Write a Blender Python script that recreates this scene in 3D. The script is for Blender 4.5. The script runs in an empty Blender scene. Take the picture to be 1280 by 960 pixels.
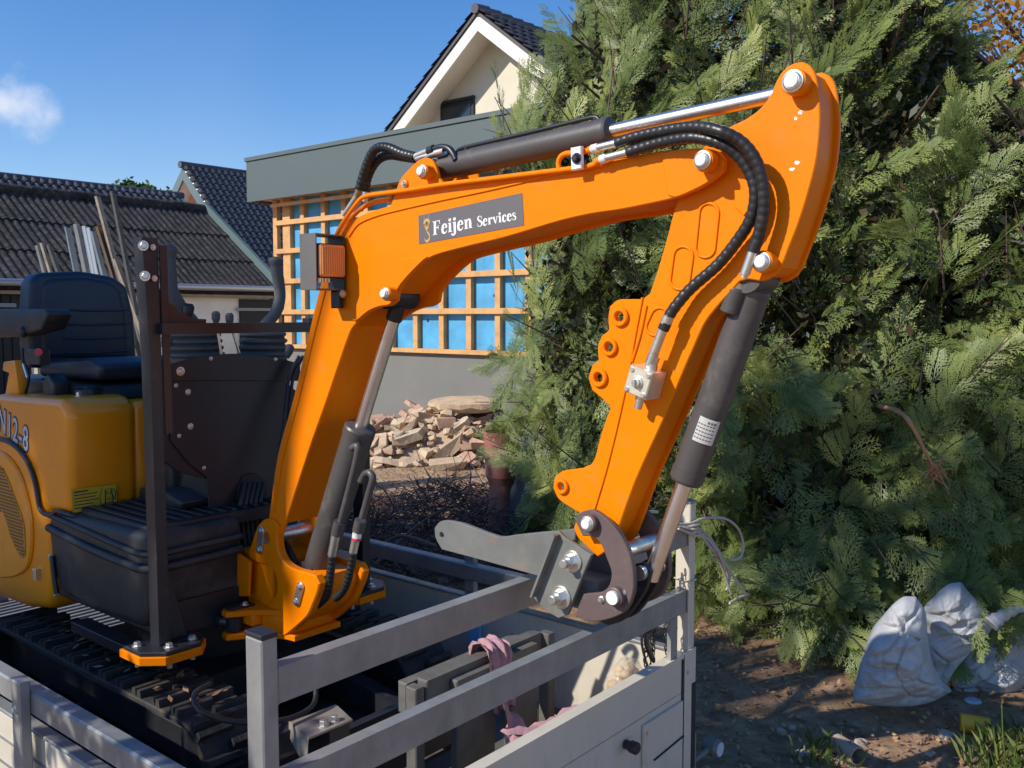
import bpy, bmesh, math, random
import numpy as np
from mathutils import Vector, Matrix, noise as mnoise
from mathutils.geometry import tessellate_polygon
random.seed(7); RNG = np.random.default_rng(7)
C = bpy.context.scene.collection
SC = bpy.context.scene

# ------------------------------------------------------------------ camera
F = 1150.0; CZ = 1.7; PITCH = math.atan(85 / F)
cam = bpy.data.cameras.new('camera'); camo = bpy.data.objects.new('camera', cam); C.objects.link(camo)
cam.sensor_width = 36; cam.lens = F * 36 / 1280; cam.clip_end = 2000; cam.clip_start = .05
camo.location = (0, 0, CZ); camo.rotation_euler = (math.pi / 2 - PITCH, 0, 0)
SC.camera = camo
# ------------------------------------------------------------------ light
SUN_EL = math.radians(36); SH = Vector((-.89, -.455)).normalized()
SUN_DIR = Vector((SH.x * math.cos(SUN_EL), SH.y * math.cos(SUN_EL), math.sin(SUN_EL)))
sl = bpy.data.lights.new('sun', 'SUN'); sl.energy = 4.4; sl.angle = math.radians(.53); sl.color = (1, .93, .82)
so = bpy.data.objects.new('sun', sl); C.objects.link(so); so.rotation_euler = SUN_DIR.to_track_quat('Z', 'Y').to_euler(); so.location = (-8, -4, 12)
W = bpy.data.worlds.new('World'); SC.world = W; W.use_nodes = True
nt = W.node_tree; nt.nodes.clear()
sky = nt.nodes.new('ShaderNodeTexSky'); sky.sky_type = 'NISHITA'; sky.sun_disc = False
sky.sun_elevation = SUN_EL; sky.sun_rotation = math.atan2(SH.x, SH.y); sky.air_density = 1.1; sky.dust_density = .1; sky.ozone_density = 3.2
bg = nt.nodes.new('ShaderNodeBackground'); bg.inputs[1].default_value = .115
wo = nt.nodes.new('ShaderNodeOutputWorld')
tc = nt.nodes.new('ShaderNodeTexCoord')
# one small cloud low on the left, fixed in the sky by its direction
dt = nt.nodes.new('ShaderNodeVectorMath'); dt.operation = 'DISTANCE'
cd = Vector(((8 - 640) / F, math.cos(PITCH) + (480 - 132) / F * math.sin(PITCH), -math.sin(PITCH) + (480 - 132) / F * math.cos(PITCH))).normalized()
mpn = nt.nodes.new('ShaderNodeMapping'); mpn.vector_type = 'POINT'; mpn.inputs['Scale'].default_value = (1, 1, 1.25)
nt.links.new(tc.outputs['Generated'], mpn.inputs[0]); nt.links.new(mpn.outputs[0], dt.inputs[0]); dt.inputs[1].default_value = (cd.x, cd.y, cd.z * 1.25)
nz = nt.nodes.new('ShaderNodeTexNoise'); nz.inputs['Scale'].default_value = 22; nz.inputs['Detail'].default_value = 9
nt.links.new(tc.outputs['Generated'], nz.inputs['Vector'])
m1 = nt.nodes.new('ShaderNodeMath'); m1.operation = 'MULTIPLY_ADD'; m1.inputs[1].default_value = .11; nt.links.new(nz.outputs['Fac'], m1.inputs[0]); nt.links.new(dt.outputs['Value'], m1.inputs[2])
mr = nt.nodes.new('ShaderNodeMapRange'); mr.interpolation_type = 'SMOOTHSTEP'; mr.inputs['From Min'].default_value = .105; mr.inputs['From Max'].default_value = .06; mr.inputs['To Max'].default_value = .8
nt.links.new(m1.outputs[0], mr.inputs['Value'])
# faint veil
nz2 = nt.nodes.new('ShaderNodeTexNoise'); nz2.inputs['Scale'].default_value = 3.0; nz2.inputs['Detail'].default_value = 6; nt.links.new(tc.outputs['Generated'], nz2.inputs['Vector'])
mr2 = nt.nodes.new('ShaderNodeMapRange'); mr2.inputs['From Min'].default_value = .55; mr2.inputs['From Max'].default_value = .85; mr2.inputs['To Max'].default_value = .05; nt.links.new(nz2.outputs['Fac'], mr2.inputs['Value'])
mx0 = nt.nodes.new('ShaderNodeMath'); mx0.operation = 'MAXIMUM'; nt.links.new(mr.outputs[0], mx0.inputs[0]); nt.links.new(mr2.outputs[0], mx0.inputs[1])
mxw = nt.nodes.new('ShaderNodeMixRGB'); mxw.inputs[2].default_value = (6.6, 6.9, 7.6, 1)
nt.links.new(mx0.outputs[0], mxw.inputs[0]); hs = nt.nodes.new('ShaderNodeHueSaturation'); hs.inputs['Saturation'].default_value = 1.3; nt.links.new(sky.outputs[0], hs.inputs['Color']); tn = nt.nodes.new('ShaderNodeMixRGB'); tn.blend_type = 'MULTIPLY'; tn.inputs[0].default_value = 1; tn.inputs[2].default_value = (1.1, 1.03, 1.18, 1); nt.links.new(hs.outputs[0], tn.inputs[1]); nt.links.new(tn.outputs[0], mxw.inputs[1]); nt.links.new(mxw.outputs[0], bg.inputs[0]); nt.links.new(bg.outputs[0], wo.inputs[0])
SC.view_settings.view_transform = 'Standard'; SC.view_settings.look = 'None'; SC.view_settings.exposure = 0.22; SC.view_settings.gamma = 1
SC.cycles.max_bounces = 8; SC.cycles.use_denoising = True

# ------------------------------------------------------------------ site frame: s = towards the tailgate and out, q = across the trailer, away from the viewer, z = up
G = Vector((.0645, 2.274, 0)); ANG = math.atan2(-.64, .768); CA, SA = math.cos(ANG), math.sin(ANG)
CS, CQ = -(CA * G.x + SA * G.y), -(-SA * G.x + CA * G.y)
def ray(px, py):
    a = (px - 640) / F; b = (480 - py) / F; cp, sp = math.cos(PITCH), math.sin(PITCH)
    x, y, z = a, cp + b * sp, -sp + b * cp
    return CA * x + SA * y, -SA * x + CA * y, z
def pq(px, py, q):
    r = ray(px, py); k = (q - CQ) / r[1]; return (CS + k * r[0], CZ + k * r[2])
def ps(px, py, s):
    r = ray(px, py); k = (s - CS) / r[0]; return (CQ + k * r[1], CZ + k * r[2])
def pz(px, py, z):
    r = ray(px, py); k = (z - CZ) / r[2]; return (CS + k * r[0], CQ + k * r[1])
def P3(px, py, q):
    s, z = pq(px, py, q); return Vector((s, q, z))
def S3(px, py, s):
    q, z = ps(px, py, s); return Vector((s, q, z))
def polyq(pts, q): return [pq(x, y, q) for x, y in pts]
def polys(pts, s): return [ps(x, y, s) for x, y in pts]
def wpos(v): return Vector((G.x + CA * v[0] - SA * v[1], G.y + SA * v[0] + CA * v[1], v[2]))
def lpos(x, y, z=0):
    x -= G.x; y -= G.y; return Vector((CA * x + SA * y, -SA * x + CA * y, z))

# ------------------------------------------------------------------ materials
MATS = {}
def mat(name, col, rough=.5, metal=0, var=0.0, vs=4, bump=0, bs=60, dirt=None, coat=0, spec=.5, streak=None):
    if name in MATS: return MATS[name]
    m = bpy.data.materials.new(name); m.use_nodes = True; n = m.node_tree; b = n.nodes['Principled BSDF']
    b.inputs['Roughness'].default_value = rough; b.inputs['Metallic'].default_value = metal
    b.inputs['Base Color'].default_value = (*col, 1); b.inputs['Coat Weight'].default_value = coat; b.inputs['Coat Roughness'].default_value = .12
    b.inputs['Specular IOR Level'].default_value = spec
    t = n.nodes.new('ShaderNodeTexCoord'); last = None
    if var > 0:
        z = n.nodes.new('ShaderNodeTexNoise'); z.inputs['Scale'].default_value = vs; z.inputs['Detail'].default_value = 6; z.inputs['Roughness'].default_value = .62
        n.links.new(t.outputs['Object'], z.inputs['Vector'])
        r = n.nodes.new('ShaderNodeValToRGB'); r.color_ramp.elements[0].position = .3; r.color_ramp.elements[1].position = .7
        r.color_ramp.elements[0].color = (*[c * (1 - var) for c in col], 1); r.color_ramp.elements[1].color = (*[min(1, c * (1 + var)) for c in col], 1)
        n.links.new(z.outputs['Fac'], r.inputs[0]); last = r.outputs[0]
    if dirt:
        dc, amt, dsc = dirt
        z = n.nodes.new('ShaderNodeTexNoise'); z.inputs['Scale'].default_value = dsc; z.inputs['Detail'].default_value = 9; z.inputs['Roughness'].default_value = .7
        if streak:
            mp = n.nodes.new('ShaderNodeMapping'); mp.inputs['Scale'].default_value = streak; n.links.new(t.outputs['Object'], mp.inputs[0]); n.links.new(mp.outputs[0], z.inputs['Vector'])
        else: n.links.new(t.outputs['Object'], z.inputs['Vector'])
        r = n.nodes.new('ShaderNodeMapRange'); r.inputs['From Min'].default_value = .62 - .3 * amt; r.inputs['From Max'].default_value = .8; r.inputs['To Max'].default_value = min(1, .35 + amt)
        n.links.new(z.outputs['Fac'], r.inputs['Value'])
        x = n.nodes.new('ShaderNodeMixRGB'); x.inputs[1].default_value = (*col, 1); x.inputs[2].default_value = (*dc, 1)
        n.links.new(r.outputs[0], x.inputs[0])
        if last: n.links.new(last, x.inputs[1])
        last = x.outputs[0]
        rr = n.nodes.new('ShaderNodeMapRange'); rr.inputs['To Min'].default_value = rough; rr.inputs['To Max'].default_value = min(1, rough + .35); n.links.new(r.outputs[0], rr.inputs['Value']); n.links.new(rr.outputs[0], b.inputs['Roughness'])
    if last: n.links.new(last, b.inputs['Base Color'])
    if bump > 0:
        z = n.nodes.new('ShaderNodeTexNoise'); z.inputs['Scale'].default_value = bs; z.inputs['Detail'].default_value = 5
        n.links.new(t.outputs['Object'], z.inputs['Vector'])
        u = n.nodes.new('ShaderNodeBump'); u.inputs['Strength'].default_value = bump; u.inputs['Distance'].default_value = .01
        n.links.new(z.outputs['Fac'], u.inputs['Height']); n.links.new(u.outputs[0], b.inputs['Normal'])
    MATS[name] = m; return m
ORANGE = mat('orange_paint', (.87, .215, .0), .4, var=.06, vs=5, bump=.04, bs=22, dirt=((.5, .2, .06), .2, 11), spec=.15)
ORANGE2 = mat('orange_plastic', (.95, .31, .004), .3, var=.05, vs=3, coat=.25, dirt=((.3, .2, .1), .14, 7))
CYLM = mat('cylinder_brown', (.075, .068, .066), .42, var=.12, vs=8, bump=.03, dirt=((.2, .17, .15), .2, 14))
LINKM = mat('link_brown_steel', (.12, .085, .08), .5, var=.15, vs=12, bump=.05, dirt=((.2, .15, .12), .2, 20))
CHROME = mat('chrome', (.85, .84, .84), .3, 1, var=.05, vs=20)
ZINC = mat('zinc', (.72, .7, .64), .35, .9, var=.12, vs=40, dirt=((.4, .3, .18), .15, 60))
WHITEZ = mat('white_zinc', (.85, .85, .84), .4, .25)
ZBLOCK = mat('zinc_block', (.72, .68, .55), .4, .6, var=.1, vs=60)
RUBBER = mat('hose_rubber', (.022, .021, .022), .38, dirt=((.12, .11, .1), .22, 30))
BLACKP = mat('black_steel', (.02, .021, .026), .38, var=.15, vs=10, dirt=((.11, .095, .085), .2, 12))
PANELB = mat('black_panel', (.018, .02, .027), .45, var=.1, vs=6, bump=.03, bs=200, dirt=((.06, .055, .05), .15, 10))
PLASTB = mat('black_plastic', (.026, .027, .03), .5, var=.2, vs=10, bump=.1, bs=250, dirt=((.15, .135, .115), .34, 7))
TRACKR = mat('track_rubber', (.035, .032, .029), .75, var=.3, vs=18, bump=.3, bs=60, dirt=((.14, .1, .065), .45, 14))
VINYL = mat('seat_vinyl', (.018, .028, .05), .42, var=.12, vs=8, bump=.1, bs=300)
BELLOW = mat('bellows_rubber', (.1, .105, .1), .65, var=.2, vs=25)
GRIP = mat('lever_grip', (.09, .095, .1), .6, bump=.25, bs=300)
HITCH = mat('hitch_grey', (.16, .165, .155), .45, var=.15, vs=14, dirt=((.35, .2, .09), .3, 16))
ALU = mat('galvanised', (.29, .3, .3), .4, .35, var=.2, vs=9, bump=.12, bs=30, dirt=((.16, .14, .12), .33, 8), streak=(1, 1, .35))
BOARDM = mat('board_cream', (.62, .57, .47), .42, .05, var=.07, vs=5, dirt=((.25, .22, .17), .24, 6), streak=(1, 1, .3), bump=.05, bs=20)
FLOORM = mat('trailer_floor_mat', (.12, .115, .105), .6, .1, var=.25, vs=10, dirt=((.1, .075, .05), .45, 7))
DARKS = mat('dark_underframe', (.018, .018, .02), .6, dirt=((.07, .05, .035), .35, 9))
STICK = mat('sticker_grey', (.13, .12, .125), .45)
STWH = mat('sticker_white', (.8, .8, .8), .5)
STGD = mat('sticker_gold', (.55, .33, .1), .5)
STLG = mat('sticker_pale_blue', (.55, .6, .7), .45)
STDK = mat('sticker_navy', (.02, .025, .06), .45)
STYL = mat('sticker_yellow', (.6, .42, .02), .45)
AMBER = mat('amber_lens', (.75, .33, .1), .2, coat=.6)
LAMPB = mat('lamp_bracket', (.14, .135, .13), .5, .2, var=.1)
RED = mat('red_plastic', (.6, .05, .06), .4)
PINK = mat('pink_cloth', (.42, .24, .27), .8, var=.2, vs=18, bump=.4, bs=60)
BLUEP = mat('blue_plate', (.16, .5, .85), .5, var=.1)
GREYW = mat('grey_plank', (.12, .115, .105), .7, var=.2, vs=18, bump=.2, bs=60, dirt=((.2, .17, .13), .3, 10))
PALEW = mat('pale_timber', (.4, .33, .25), .75, var=.25, vs=14, bump=.2, bs=50)
ROPE = mat('rope', (.5, .46, .4), .8, bump=.4, bs=300)
CHAIN = mat('chain_steel', (.07, .065, .06), .4, .7)
FASC = mat('fascia_grey', (.1, .125, .12), .45, var=.03, vs=2)
BATTEN = mat('new_timber', (.62, .34, .13), .65, var=.22, vs=5, dirt=((.35, .17, .06), .25, 5))
MEMB = mat('blue_membrane', (.09, .36, .62), .5, var=.28, vs=2.5, bump=.9, bs=5)
PLIN = mat('grey_render', (.18, .18, .168), .85, var=.07, vs=2, bump=.05, bs=60)
CREAM = mat('cream_render', (.62, .58, .46), .9, var=.05, vs=2)
WBOARD = mat('white_board', (.74, .72, .64), .6, var=.04)
WWALL = mat('white_wall', (.8, .78, .7), .9, var=.1, vs=2)
TILED = mat('dark_tile', (.085, .075, .078), .42, var=.25, vs=3)
TILEG = mat('glazed_tile', (.11, .1, .105), .16, var=.2, vs=8)
CORR = mat('mossy_corrugated', (.022, .019, .02), .85, var=.8, vs=2.2, bump=.8, bs=16, dirt=((.19, .17, .12), .42, 11))
GREENB = mat('green_board', (.1, .15, .155), .6)
BRICKP = mat('pink_brick', (.5, .24, .17), .9, var=.15, vs=8)
DARKW = mat('dark_boards', (.014, .018, .022), .7)
GLASS = mat('window_glass', (.03, .04, .05), .08)
CONC = mat('sandy_concrete', (.5, .37, .25), .95, var=.2, vs=10, bump=.6, bs=26, dirt=((.38, .22, .13), .25, 6))
BRK = mat('rubble_brick', (.46, .28, .2), .95, var=.25, vs=12, bump=.5, bs=35, dirt=((.5, .38, .26), .6, 9))
MORT = mat('rubble_mortar', (.5, .4, .28), .95, var=.2, vs=12, bump=.5, bs=35)
TERRA = mat('terracotta', (.3, .12, .09), .7, var=.2, vs=8, dirt=((.1, .06, .05), .4, 7))
BAGM = mat('woven_bag', (.46, .46, .46), .55, var=.15, vs=7, bump=.35, bs=40, dirt=((.13, .11, .09), .38, 8))
YELC = mat('yellow_plastic', (.75, .42, .03), .4)
PIPEO = mat('orange_drain', (.28, .1, .05), .6, var=.2)
BARK = mat('bark', (.1, .065, .045), .9, var=.3, vs=12, bump=.7, bs=30)
TWIG = mat('dry_twig', (.13, .085, .07), .9, var=.4, vs=3)
TWIGB = mat('brush_twig', (.11, .075, .07), .9, var=.4, vs=3)
BRANCHO = mat('bare_branch', (.5, .24, .12), .75, var=.2, vs=20)
CARD = mat('cardboard', (.42, .3, .22), .85, var=.1)
STEELB = mat('dusty_steel', (.3, .26, .22), .5, .3, var=.2, vs=20)
# clear plastic bag
PBAG = mat('clear_plastic', (.75, .66, .52), .25)
PBAG.node_tree.nodes['Principled BSDF'].inputs['Alpha'].default_value = .3

def leafmat(name, c0, c1, c2, trans=.3, rough=.5):
    m = bpy.data.materials.new(name); m.use_nodes = True; n = m.node_tree; b = n.nodes['Principled BSDF']
    a = n.nodes.new('ShaderNodeAttribute'); a.attribute_name = 'tint'
    r = n.nodes.new('ShaderNodeValToRGB'); r.color_ramp.elements[0].color = (*c0, 1); r.color_ramp.elements[1].color = (*c2, 1); e = r.color_ramp.elements.new(.5); e.color = (*c1, 1)
    n.links.new(a.outputs['Fac'], r.inputs[0]); n.links.new(r.outputs[0], b.inputs['Base Color']); b.inputs['Roughness'].default_value = rough
    b.inputs['Specular IOR Level'].default_value = .35
    tr = n.nodes.new('ShaderNodeBsdfTranslucent'); n.links.new(r.outputs[0], tr.inputs[0]); mx = n.nodes.new('ShaderNodeMixShader'); mx.inputs[0].default_value = trans
    n.links.new(b.outputs[0], mx.inputs[1]); n.links.new(tr.outputs[0], mx.inputs[2]); n.links.new(mx.outputs[0], n.nodes['Material Output'].inputs[0])
    MATS[name] = m; return m
HEDGEM = leafmat('cypress_leaf', (.085, .125, .035), (.22, .28, .085), (.45, .47, .14), .34, .42)
LEAFG = leafmat('green_leaf', (.04, .08, .02), (.08, .13, .03), (.14, .18, .04), .4)
LEAFO = leafmat('autumn_leaf', (.3, .12, .02), (.45, .22, .04), (.35, .3, .05), .4)
LITTER = leafmat('fallen_leaf', (.16, .08, .04), (.35, .2, .11), (.5, .33, .16), .1)
GRASSM = leafmat('grass_blade', (.06, .1, .02), (.12, .18, .04), (.25, .26, .08), .3)

# ------------------------------------------------------------------ mesh helpers
def catmull(pts, n=5, closed=False, corner=None):
    pts = [Vector(p) for p in pts]; N = len(pts); out = []
    rng = range(N) if closed else range(N - 1)
    def iscorner(i):
        if corner is None: return False
        if not closed and (i == 0 or i == N - 1): return True
        a = pts[i] - pts[i - 1]; b = pts[(i + 1) % N] - pts[i]
        return a.length > 1e-9 and b.length > 1e-9 and a.angle(b) > math.radians(corner)
    for i in rng:
        p1, p2 = pts[i], pts[(i + 1) % N]
        p0 = pts[i - 1] if (closed or i > 0) else p1; p3 = pts[(i + 2) % N] if (closed or i < N - 2) else p2
        L = (p2 - p1).length
        m1 = (p2 - p0) * .5; m2 = (p3 - p1) * .5
        if m1.length > L: m1 = m1.normalized() * L
        if m2.length > L: m2 = m2.normalized() * L
        if iscorner(i): m1 = (p2 - p1)
        if iscorner((i + 1) % N): m2 = (p2 - p1)
        for k in range(n):
            t = k / n; t2 = t * t; t3 = t2 * t
            out.append(p1 * (2 * t3 - 3 * t2 + 1) + m1 * (t3 - 2 * t2 + t) + p2 * (-2 * t3 + 3 * t2) + m2 * (t3 - t2))
    if not closed: out.append(pts[-1])
    return out
def smooth2(pts, n=4, corner=38): return [(p.x, p.y) for p in catmull([(a, b, 0) for a, b in pts], n, True, corner)]
def circ(cx, cy, r, n=20, ph=0): return [(cx + r * math.cos(2 * math.pi * i / n + ph), cy + r * math.sin(2 * math.pi * i / n + ph)) for i in range(n)]

AX = {'q': lambda u, v, w: (u, w, v), 's': lambda u, v, w: (w, u, v), 'z': lambda u, v, w: (u, v, w)}
class MB:
    def __init__(s): s.v = []; s.f = []; s.sm = []; s.mi = []; s.cur = 0
    def add(s, vs, fs, smooth=False):
        o = len(s.v); s.v += [tuple(p) for p in vs]; s.f += [tuple(i + o for i in f) for f in fs]; s.sm += [smooth] * len(fs); s.mi += [s.cur] * len(fs); return s
    def box(s, s0, s1, q0, q1, z0, z1, c=0):
        if c > 0:
            return s.plate([(s0, z0), (s1, z0), (s1, z1), (s0, z1)], q0, q1, 'q', c)
        v = [(x, y, z) for x in (s0, s1) for y in (q0, q1) for z in (z0, z1)]
        return s.add(v, [(0, 1, 3, 2), (4, 6, 7, 5), (0, 4, 5, 1), (2, 3, 7, 6), (0, 2, 6, 4), (1, 5, 7, 3)])
    def plate(s, outer, w0, w1, axis='q', c=.0015, holes=()):
        if w0 > w1: w0, w1 = w1, w0
        M = AX[axis]
        def clean(l):
            r = []
            for p in l:
                if not r or (abs(p[0] - r[-1][0]) + abs(p[1] - r[-1][1])) > 1e-6: r.append(p)
            if abs(r[0][0] - r[-1][0]) + abs(r[0][1] - r[-1][1]) < 1e-6: r.pop()
            return r
        def area(l): return sum(l[i - 1][0] * l[i][1] - l[i][0] * l[i - 1][1] for i in range(len(l)))
        outer = clean(outer)
        if area(outer) < 0: outer = outer[::-1]
        loops = [outer]
        for h in holes:
            h = clean(h)
            if area(h) > 0: h = h[::-1]
            loops.append(h)
        def inset(l):
            r = []; n = len(l)
            for i in range(n):
                a, b, d = l[i - 1], l[i], l[(i + 1) % n]
                e1 = Vector((b[0] - a[0], b[1] - a[1])); e2 = Vector((d[0] - b[0], d[1] - b[1])); e1.normalize(); e2.normalize()
                n1 = Vector((-e1.y, e1.x)); n2 = Vector((-e2.y, e2.x)); m = n1 + n2
                k = m.dot(n1)
                m = m * (c / k if k > .35 else c / .35 if k > 0 else 0)
                r.append((b[0] + m.x, b[1] + m.y))
            return r
        ins = [inset(l) for l in loops] if c > 0 else loops
        for side in (0, 1):
            w = w1 if side else w0
            fl = [[Vector((p[0], p[1], 0)) for p in l] for l in ins]
            flat = [p for l in fl for p in l]
            tr = tessellate_polygon(fl)
            s.add([M(p.x, p.y, w) for p in flat], [tuple(t) for t in tr])
        for l, li in zip(loops, ins):
            n = len(l)
            rings = [(li, w0), (l, w0 + c), (l, w1 - c), (li, w1)] if c > 0 else [(l, w0), (l, w1)]
            vs = [M(p[0], p[1], w) for lp, w in rings for p in lp]
            fs = []
            for k in range(len(rings) - 1):
                for i in range(n):
                    j = (i + 1) % n; fs.append((k * n + i, k * n + j, (k + 1) * n + j, (k + 1) * n + i))
            s.add(vs, fs)
        return s
    def ring(s, path, radii, n=12, cap=True, smooth=True):
        path = [Vector(p) for p in path]; N = len(path); vs = []; fs = []
        T = [(path[min(i + 1, N - 1)] - path[max(i - 1, 0)]).normalized() for i in range(N)]
        up = Vector((0, 0, 1)) if abs(T[0].z) < .9 else Vector((1, 0, 0)); x = T[0].cross(up).normalized()
        for i in range(N):
            x = (x - T[i] * x.dot(T[i])).normalized(); y = T[i].cross(x)
            for k in range(n):
                a = 2 * math.pi * k / n; vs.append(path[i] + (x * math.cos(a) + y * math.sin(a)) * radii[i])
        for i in range(N - 1):
            for k in range(n): fs.append((i * n + k, i * n + (k + 1) % n, (i + 1) * n + (k + 1) % n, (i + 1) * n + k))
        s.add(vs, fs, smooth)
        if cap:
            s.add(vs[:n], [tuple(range(n))]); s.add(vs[-n:], [tuple(range(n))])
        return s
    def tube(s, path, r, n=10, sub=6, cap=True, corner=None):
        p = catmull(path, sub, False, corner) if sub > 1 else [Vector(q) for q in path]
        return s.ring(p, [r] * len(p), n, cap)
    def spiral(s, path, r, n=10, pitch=.013, amp=.13, step=.0028):
        p = catmull(path, 12); L = [0]
        for i in range(1, len(p)): L.append(L[-1] + (p[i] - p[i - 1]).length)
        tot = L[-1]; m = int(tot / step); q = []; j = 0
        for i in range(m + 1):
            d = tot * i / m
            while j < len(L) - 2 and L[j + 1] < d: j += 1
            t = (d - L[j]) / max(1e-9, L[j + 1] - L[j]); q.append(p[j].lerp(p[j + 1], min(1, t)))
        rr = [r * (1 + amp * (abs(math.sin(math.pi * tot * i / m / pitch)) ** .6 - .6)) for i in range(m + 1)]
        return s.ring(q, rr, n)
    def cyl(s, p0, p1, r0, r1=None, n=20, c=0):
        r1 = r0 if r1 is None else r1; p0, p1 = Vector(p0), Vector(p1); d = (p1 - p0).normalized()
        if c > 0:
            return s.prof(p0, p1, [(0, r0 - c), (c, r0), ((p1 - p0).length - c, r1), ((p1 - p0).length, r1 - c)], n)
        return s.ring([p0, p1], [r0, r1], n)
    def prof(s, p0, p1, pr, n=20):
        p0, p1 = Vector(p0), Vector(p1); d = (p1 - p0).normalized()
        up = Vector((0, 0, 1)) if abs(d.z) < .9 else Vector((1, 0, 0)); x = d.cross(up).normalized(); y = d.cross(x)
        def rg(t, r): return [p0 + d * t + (x * math.cos(2 * math.pi * k / n) + y * math.sin(2 * math.pi * k / n)) * r for k in range(n)]
        for (t0, r0), (t1, r1) in zip(pr, pr[1:]):
            if abs(t0 - t1) < 1e-7 and abs(r0 - r1) < 1e-7: continue
            s.add(rg(t0, r0) + rg(t1, r1), [(k, (k + 1) % n, n + (k + 1) % n, n + k) for k in range(n)], n > 8)
        s.add(rg(*pr[0]), [tuple(range(n))]); s.add(rg(*pr[-1]), [tuple(range(n))]); return s
    def beam(s, p0, p1, w, h, up=(0, 0, 1), c=0):
        p0, p1 = Vector(p0), Vector(p1); d = (p1 - p0).normalized(); y = Vector(up).cross(d)
        if y.length < 1e-4: y = Vector((1, 0, 0)).cross(d)
        y.normalize(); z = d.cross(y)
        vs = []
        for p in (p0, p1):
            for a, b in ((-1, -1), (1, -1), (1, 1), (-1, 1)): vs.append(p + y * (a * w / 2) + z * (b * h / 2))
        return s.add(vs, [(3, 2, 1, 0), (4, 5, 6, 7), (0, 1, 5, 4), (1, 2, 6, 5), (2, 3, 7, 6), (3, 0, 4, 7)])
    def bolt(s, p, d, r=.008, h=.007, washer=True):
        p = Vector(p); d = Vector(d).normalized()
        if washer: s.cyl(p, p + d * .002, r * 1.45, n=14)
        s.prof(p + d * .002, p + d * (h + .002), [(0, r), (h - .0015, r), (h, r * .8)], 6); return s
    def sphere(s, c, r, n=14, m=9, sc=(1, 1, 1)):
        vs = []; fs = []; c = Vector(c)
        for i in range(m + 1):
            th = math.pi * i / m
            for k in range(n):
                ph = 2 * math.pi * k / n; vs.append(c + Vector((r * sc[0] * math.sin(th) * math.cos(ph), r * sc[1] * math.sin(th) * math.sin(ph), r * sc[2] * math.cos(th))))
        for i in range(m):
            for k in range(n): fs.append((i * n + k, i * n + (k + 1) % n, (i + 1) * n + (k + 1) % n, (i + 1) * n + k))
        return s.add(vs, fs, True)
    def rpoly(s, prof, w0, w1, axis='q', r=.03, seg=4):
        # extruded profile with rounded edges
        M = AX[axis]; bm = bmesh.new(); n = len(prof)
        a = [bm.verts.new(M(p[0], p[1], w0)) for p in prof]; b = [bm.verts.new(M(p[0], p[1], w1)) for p in prof]
        bm.faces.new(a); bm.faces.new(b[::-1])
        for i in range(n): bm.faces.new((a[i], b[i], b[(i + 1) % n], a[(i + 1) % n]))
        bmesh.ops.recalc_face_normals(bm, faces=bm.faces)
        bmesh.ops.bevel(bm, geom=list(bm.edges), offset=r, segments=seg, profile=.5, affect='EDGES', clamp_overlap=True)
        bm.verts.index_update(); o = len(s.v)
        s.v += [tuple(v.co) for v in bm.verts]
        for f in bm.faces: s.f.append(tuple(v.index + o for v in f.verts)); s.sm.append(True); s.mi.append(s.cur)
        bm.free(); return s
    def build(s, name, m, parent=None, base=None, recalc=True, autos=None):
        me = bpy.data.meshes.new(name)
        if parent is not None:
            b = Vector(parent['_b'])
        else: b = Vector(base if base is not None else (0, 0, 0))
        me.from_pydata([(x - b.x, y - b.y, z - b.z) for x, y, z in s.v], [], s.f)
        me.polygons.foreach_set('use_smooth', s.sm)
        ms = m if isinstance(m, (list, tuple)) else [m]
        for q in ms: me.materials.append(q)
        if len(ms) > 1: me.polygons.foreach_set('material_index', s.mi)
        if recalc:
            bm = bmesh.new(); bm.from_mesh(me); bmesh.ops.recalc_face_normals(bm, faces=bm.faces); bm.to_mesh(me); bm.free()
        o = bpy.data.objects.new(name, me); C.objects.link(o)
        if parent is not None: o.parent = parent; o['_b'] = tuple(b)
        else:
            o['_b'] = tuple(b); o.location = wpos(b); o.rotation_euler = (0, 0, ANG)
        return o
def thing(name, label, cat, base=(0, 0, 0), group=None):
    o = bpy.data.objects.new(name, None); C.objects.link(o); o.empty_display_size = .1
    o.location = wpos(base); o.rotation_euler = (0, 0, ANG); o['_b'] = tuple(base); o['label'] = label; o['category'] = cat
    if group: o['group'] = group
    return o
def tag(o, label, cat, group=None, kind=None):
    if label: o['label'] = label
    if cat: o['category'] = cat
    if group: o['group'] = group
    if kind: o['kind'] = kind
    return o
def stuff(o): o['kind'] = 'stuff'; return o
NQ = Vector((0, -1, 0)); NS = Vector((1, 0, 0)); UP = Vector((0, 0, 1))

def npmesh(name, V, Fq, tint, m, parent=None, nv=4):
    """big leaf meshes: V (n,3) world or parent space, Fq (k,nv)"""
    me = bpy.data.meshes.new(name)
    me.vertices.add(len(V)); me.vertices.foreach_set('co', V.astype(np.float32).ravel())
    me.loops.add(Fq.size); me.loops.foreach_set('vertex_index', Fq.astype(np.int32).ravel())
    me.polygons.add(len(Fq)); me.polygons.foreach_set('loop_start', np.arange(len(Fq), dtype=np.int32) * nv); me.polygons.foreach_set('loop_total', np.full(len(Fq), nv, dtype=np.int32))
    a = me.attributes.new('tint', 'FLOAT', 'POINT'); a.data.foreach_set('value', tint.astype(np.float32))
    me.materials.append(m); me.update(calc_edges=True)
    o = bpy.data.objects.new(name, me); C.objects.link(o)
    if parent: o.parent = parent
    return o

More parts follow.
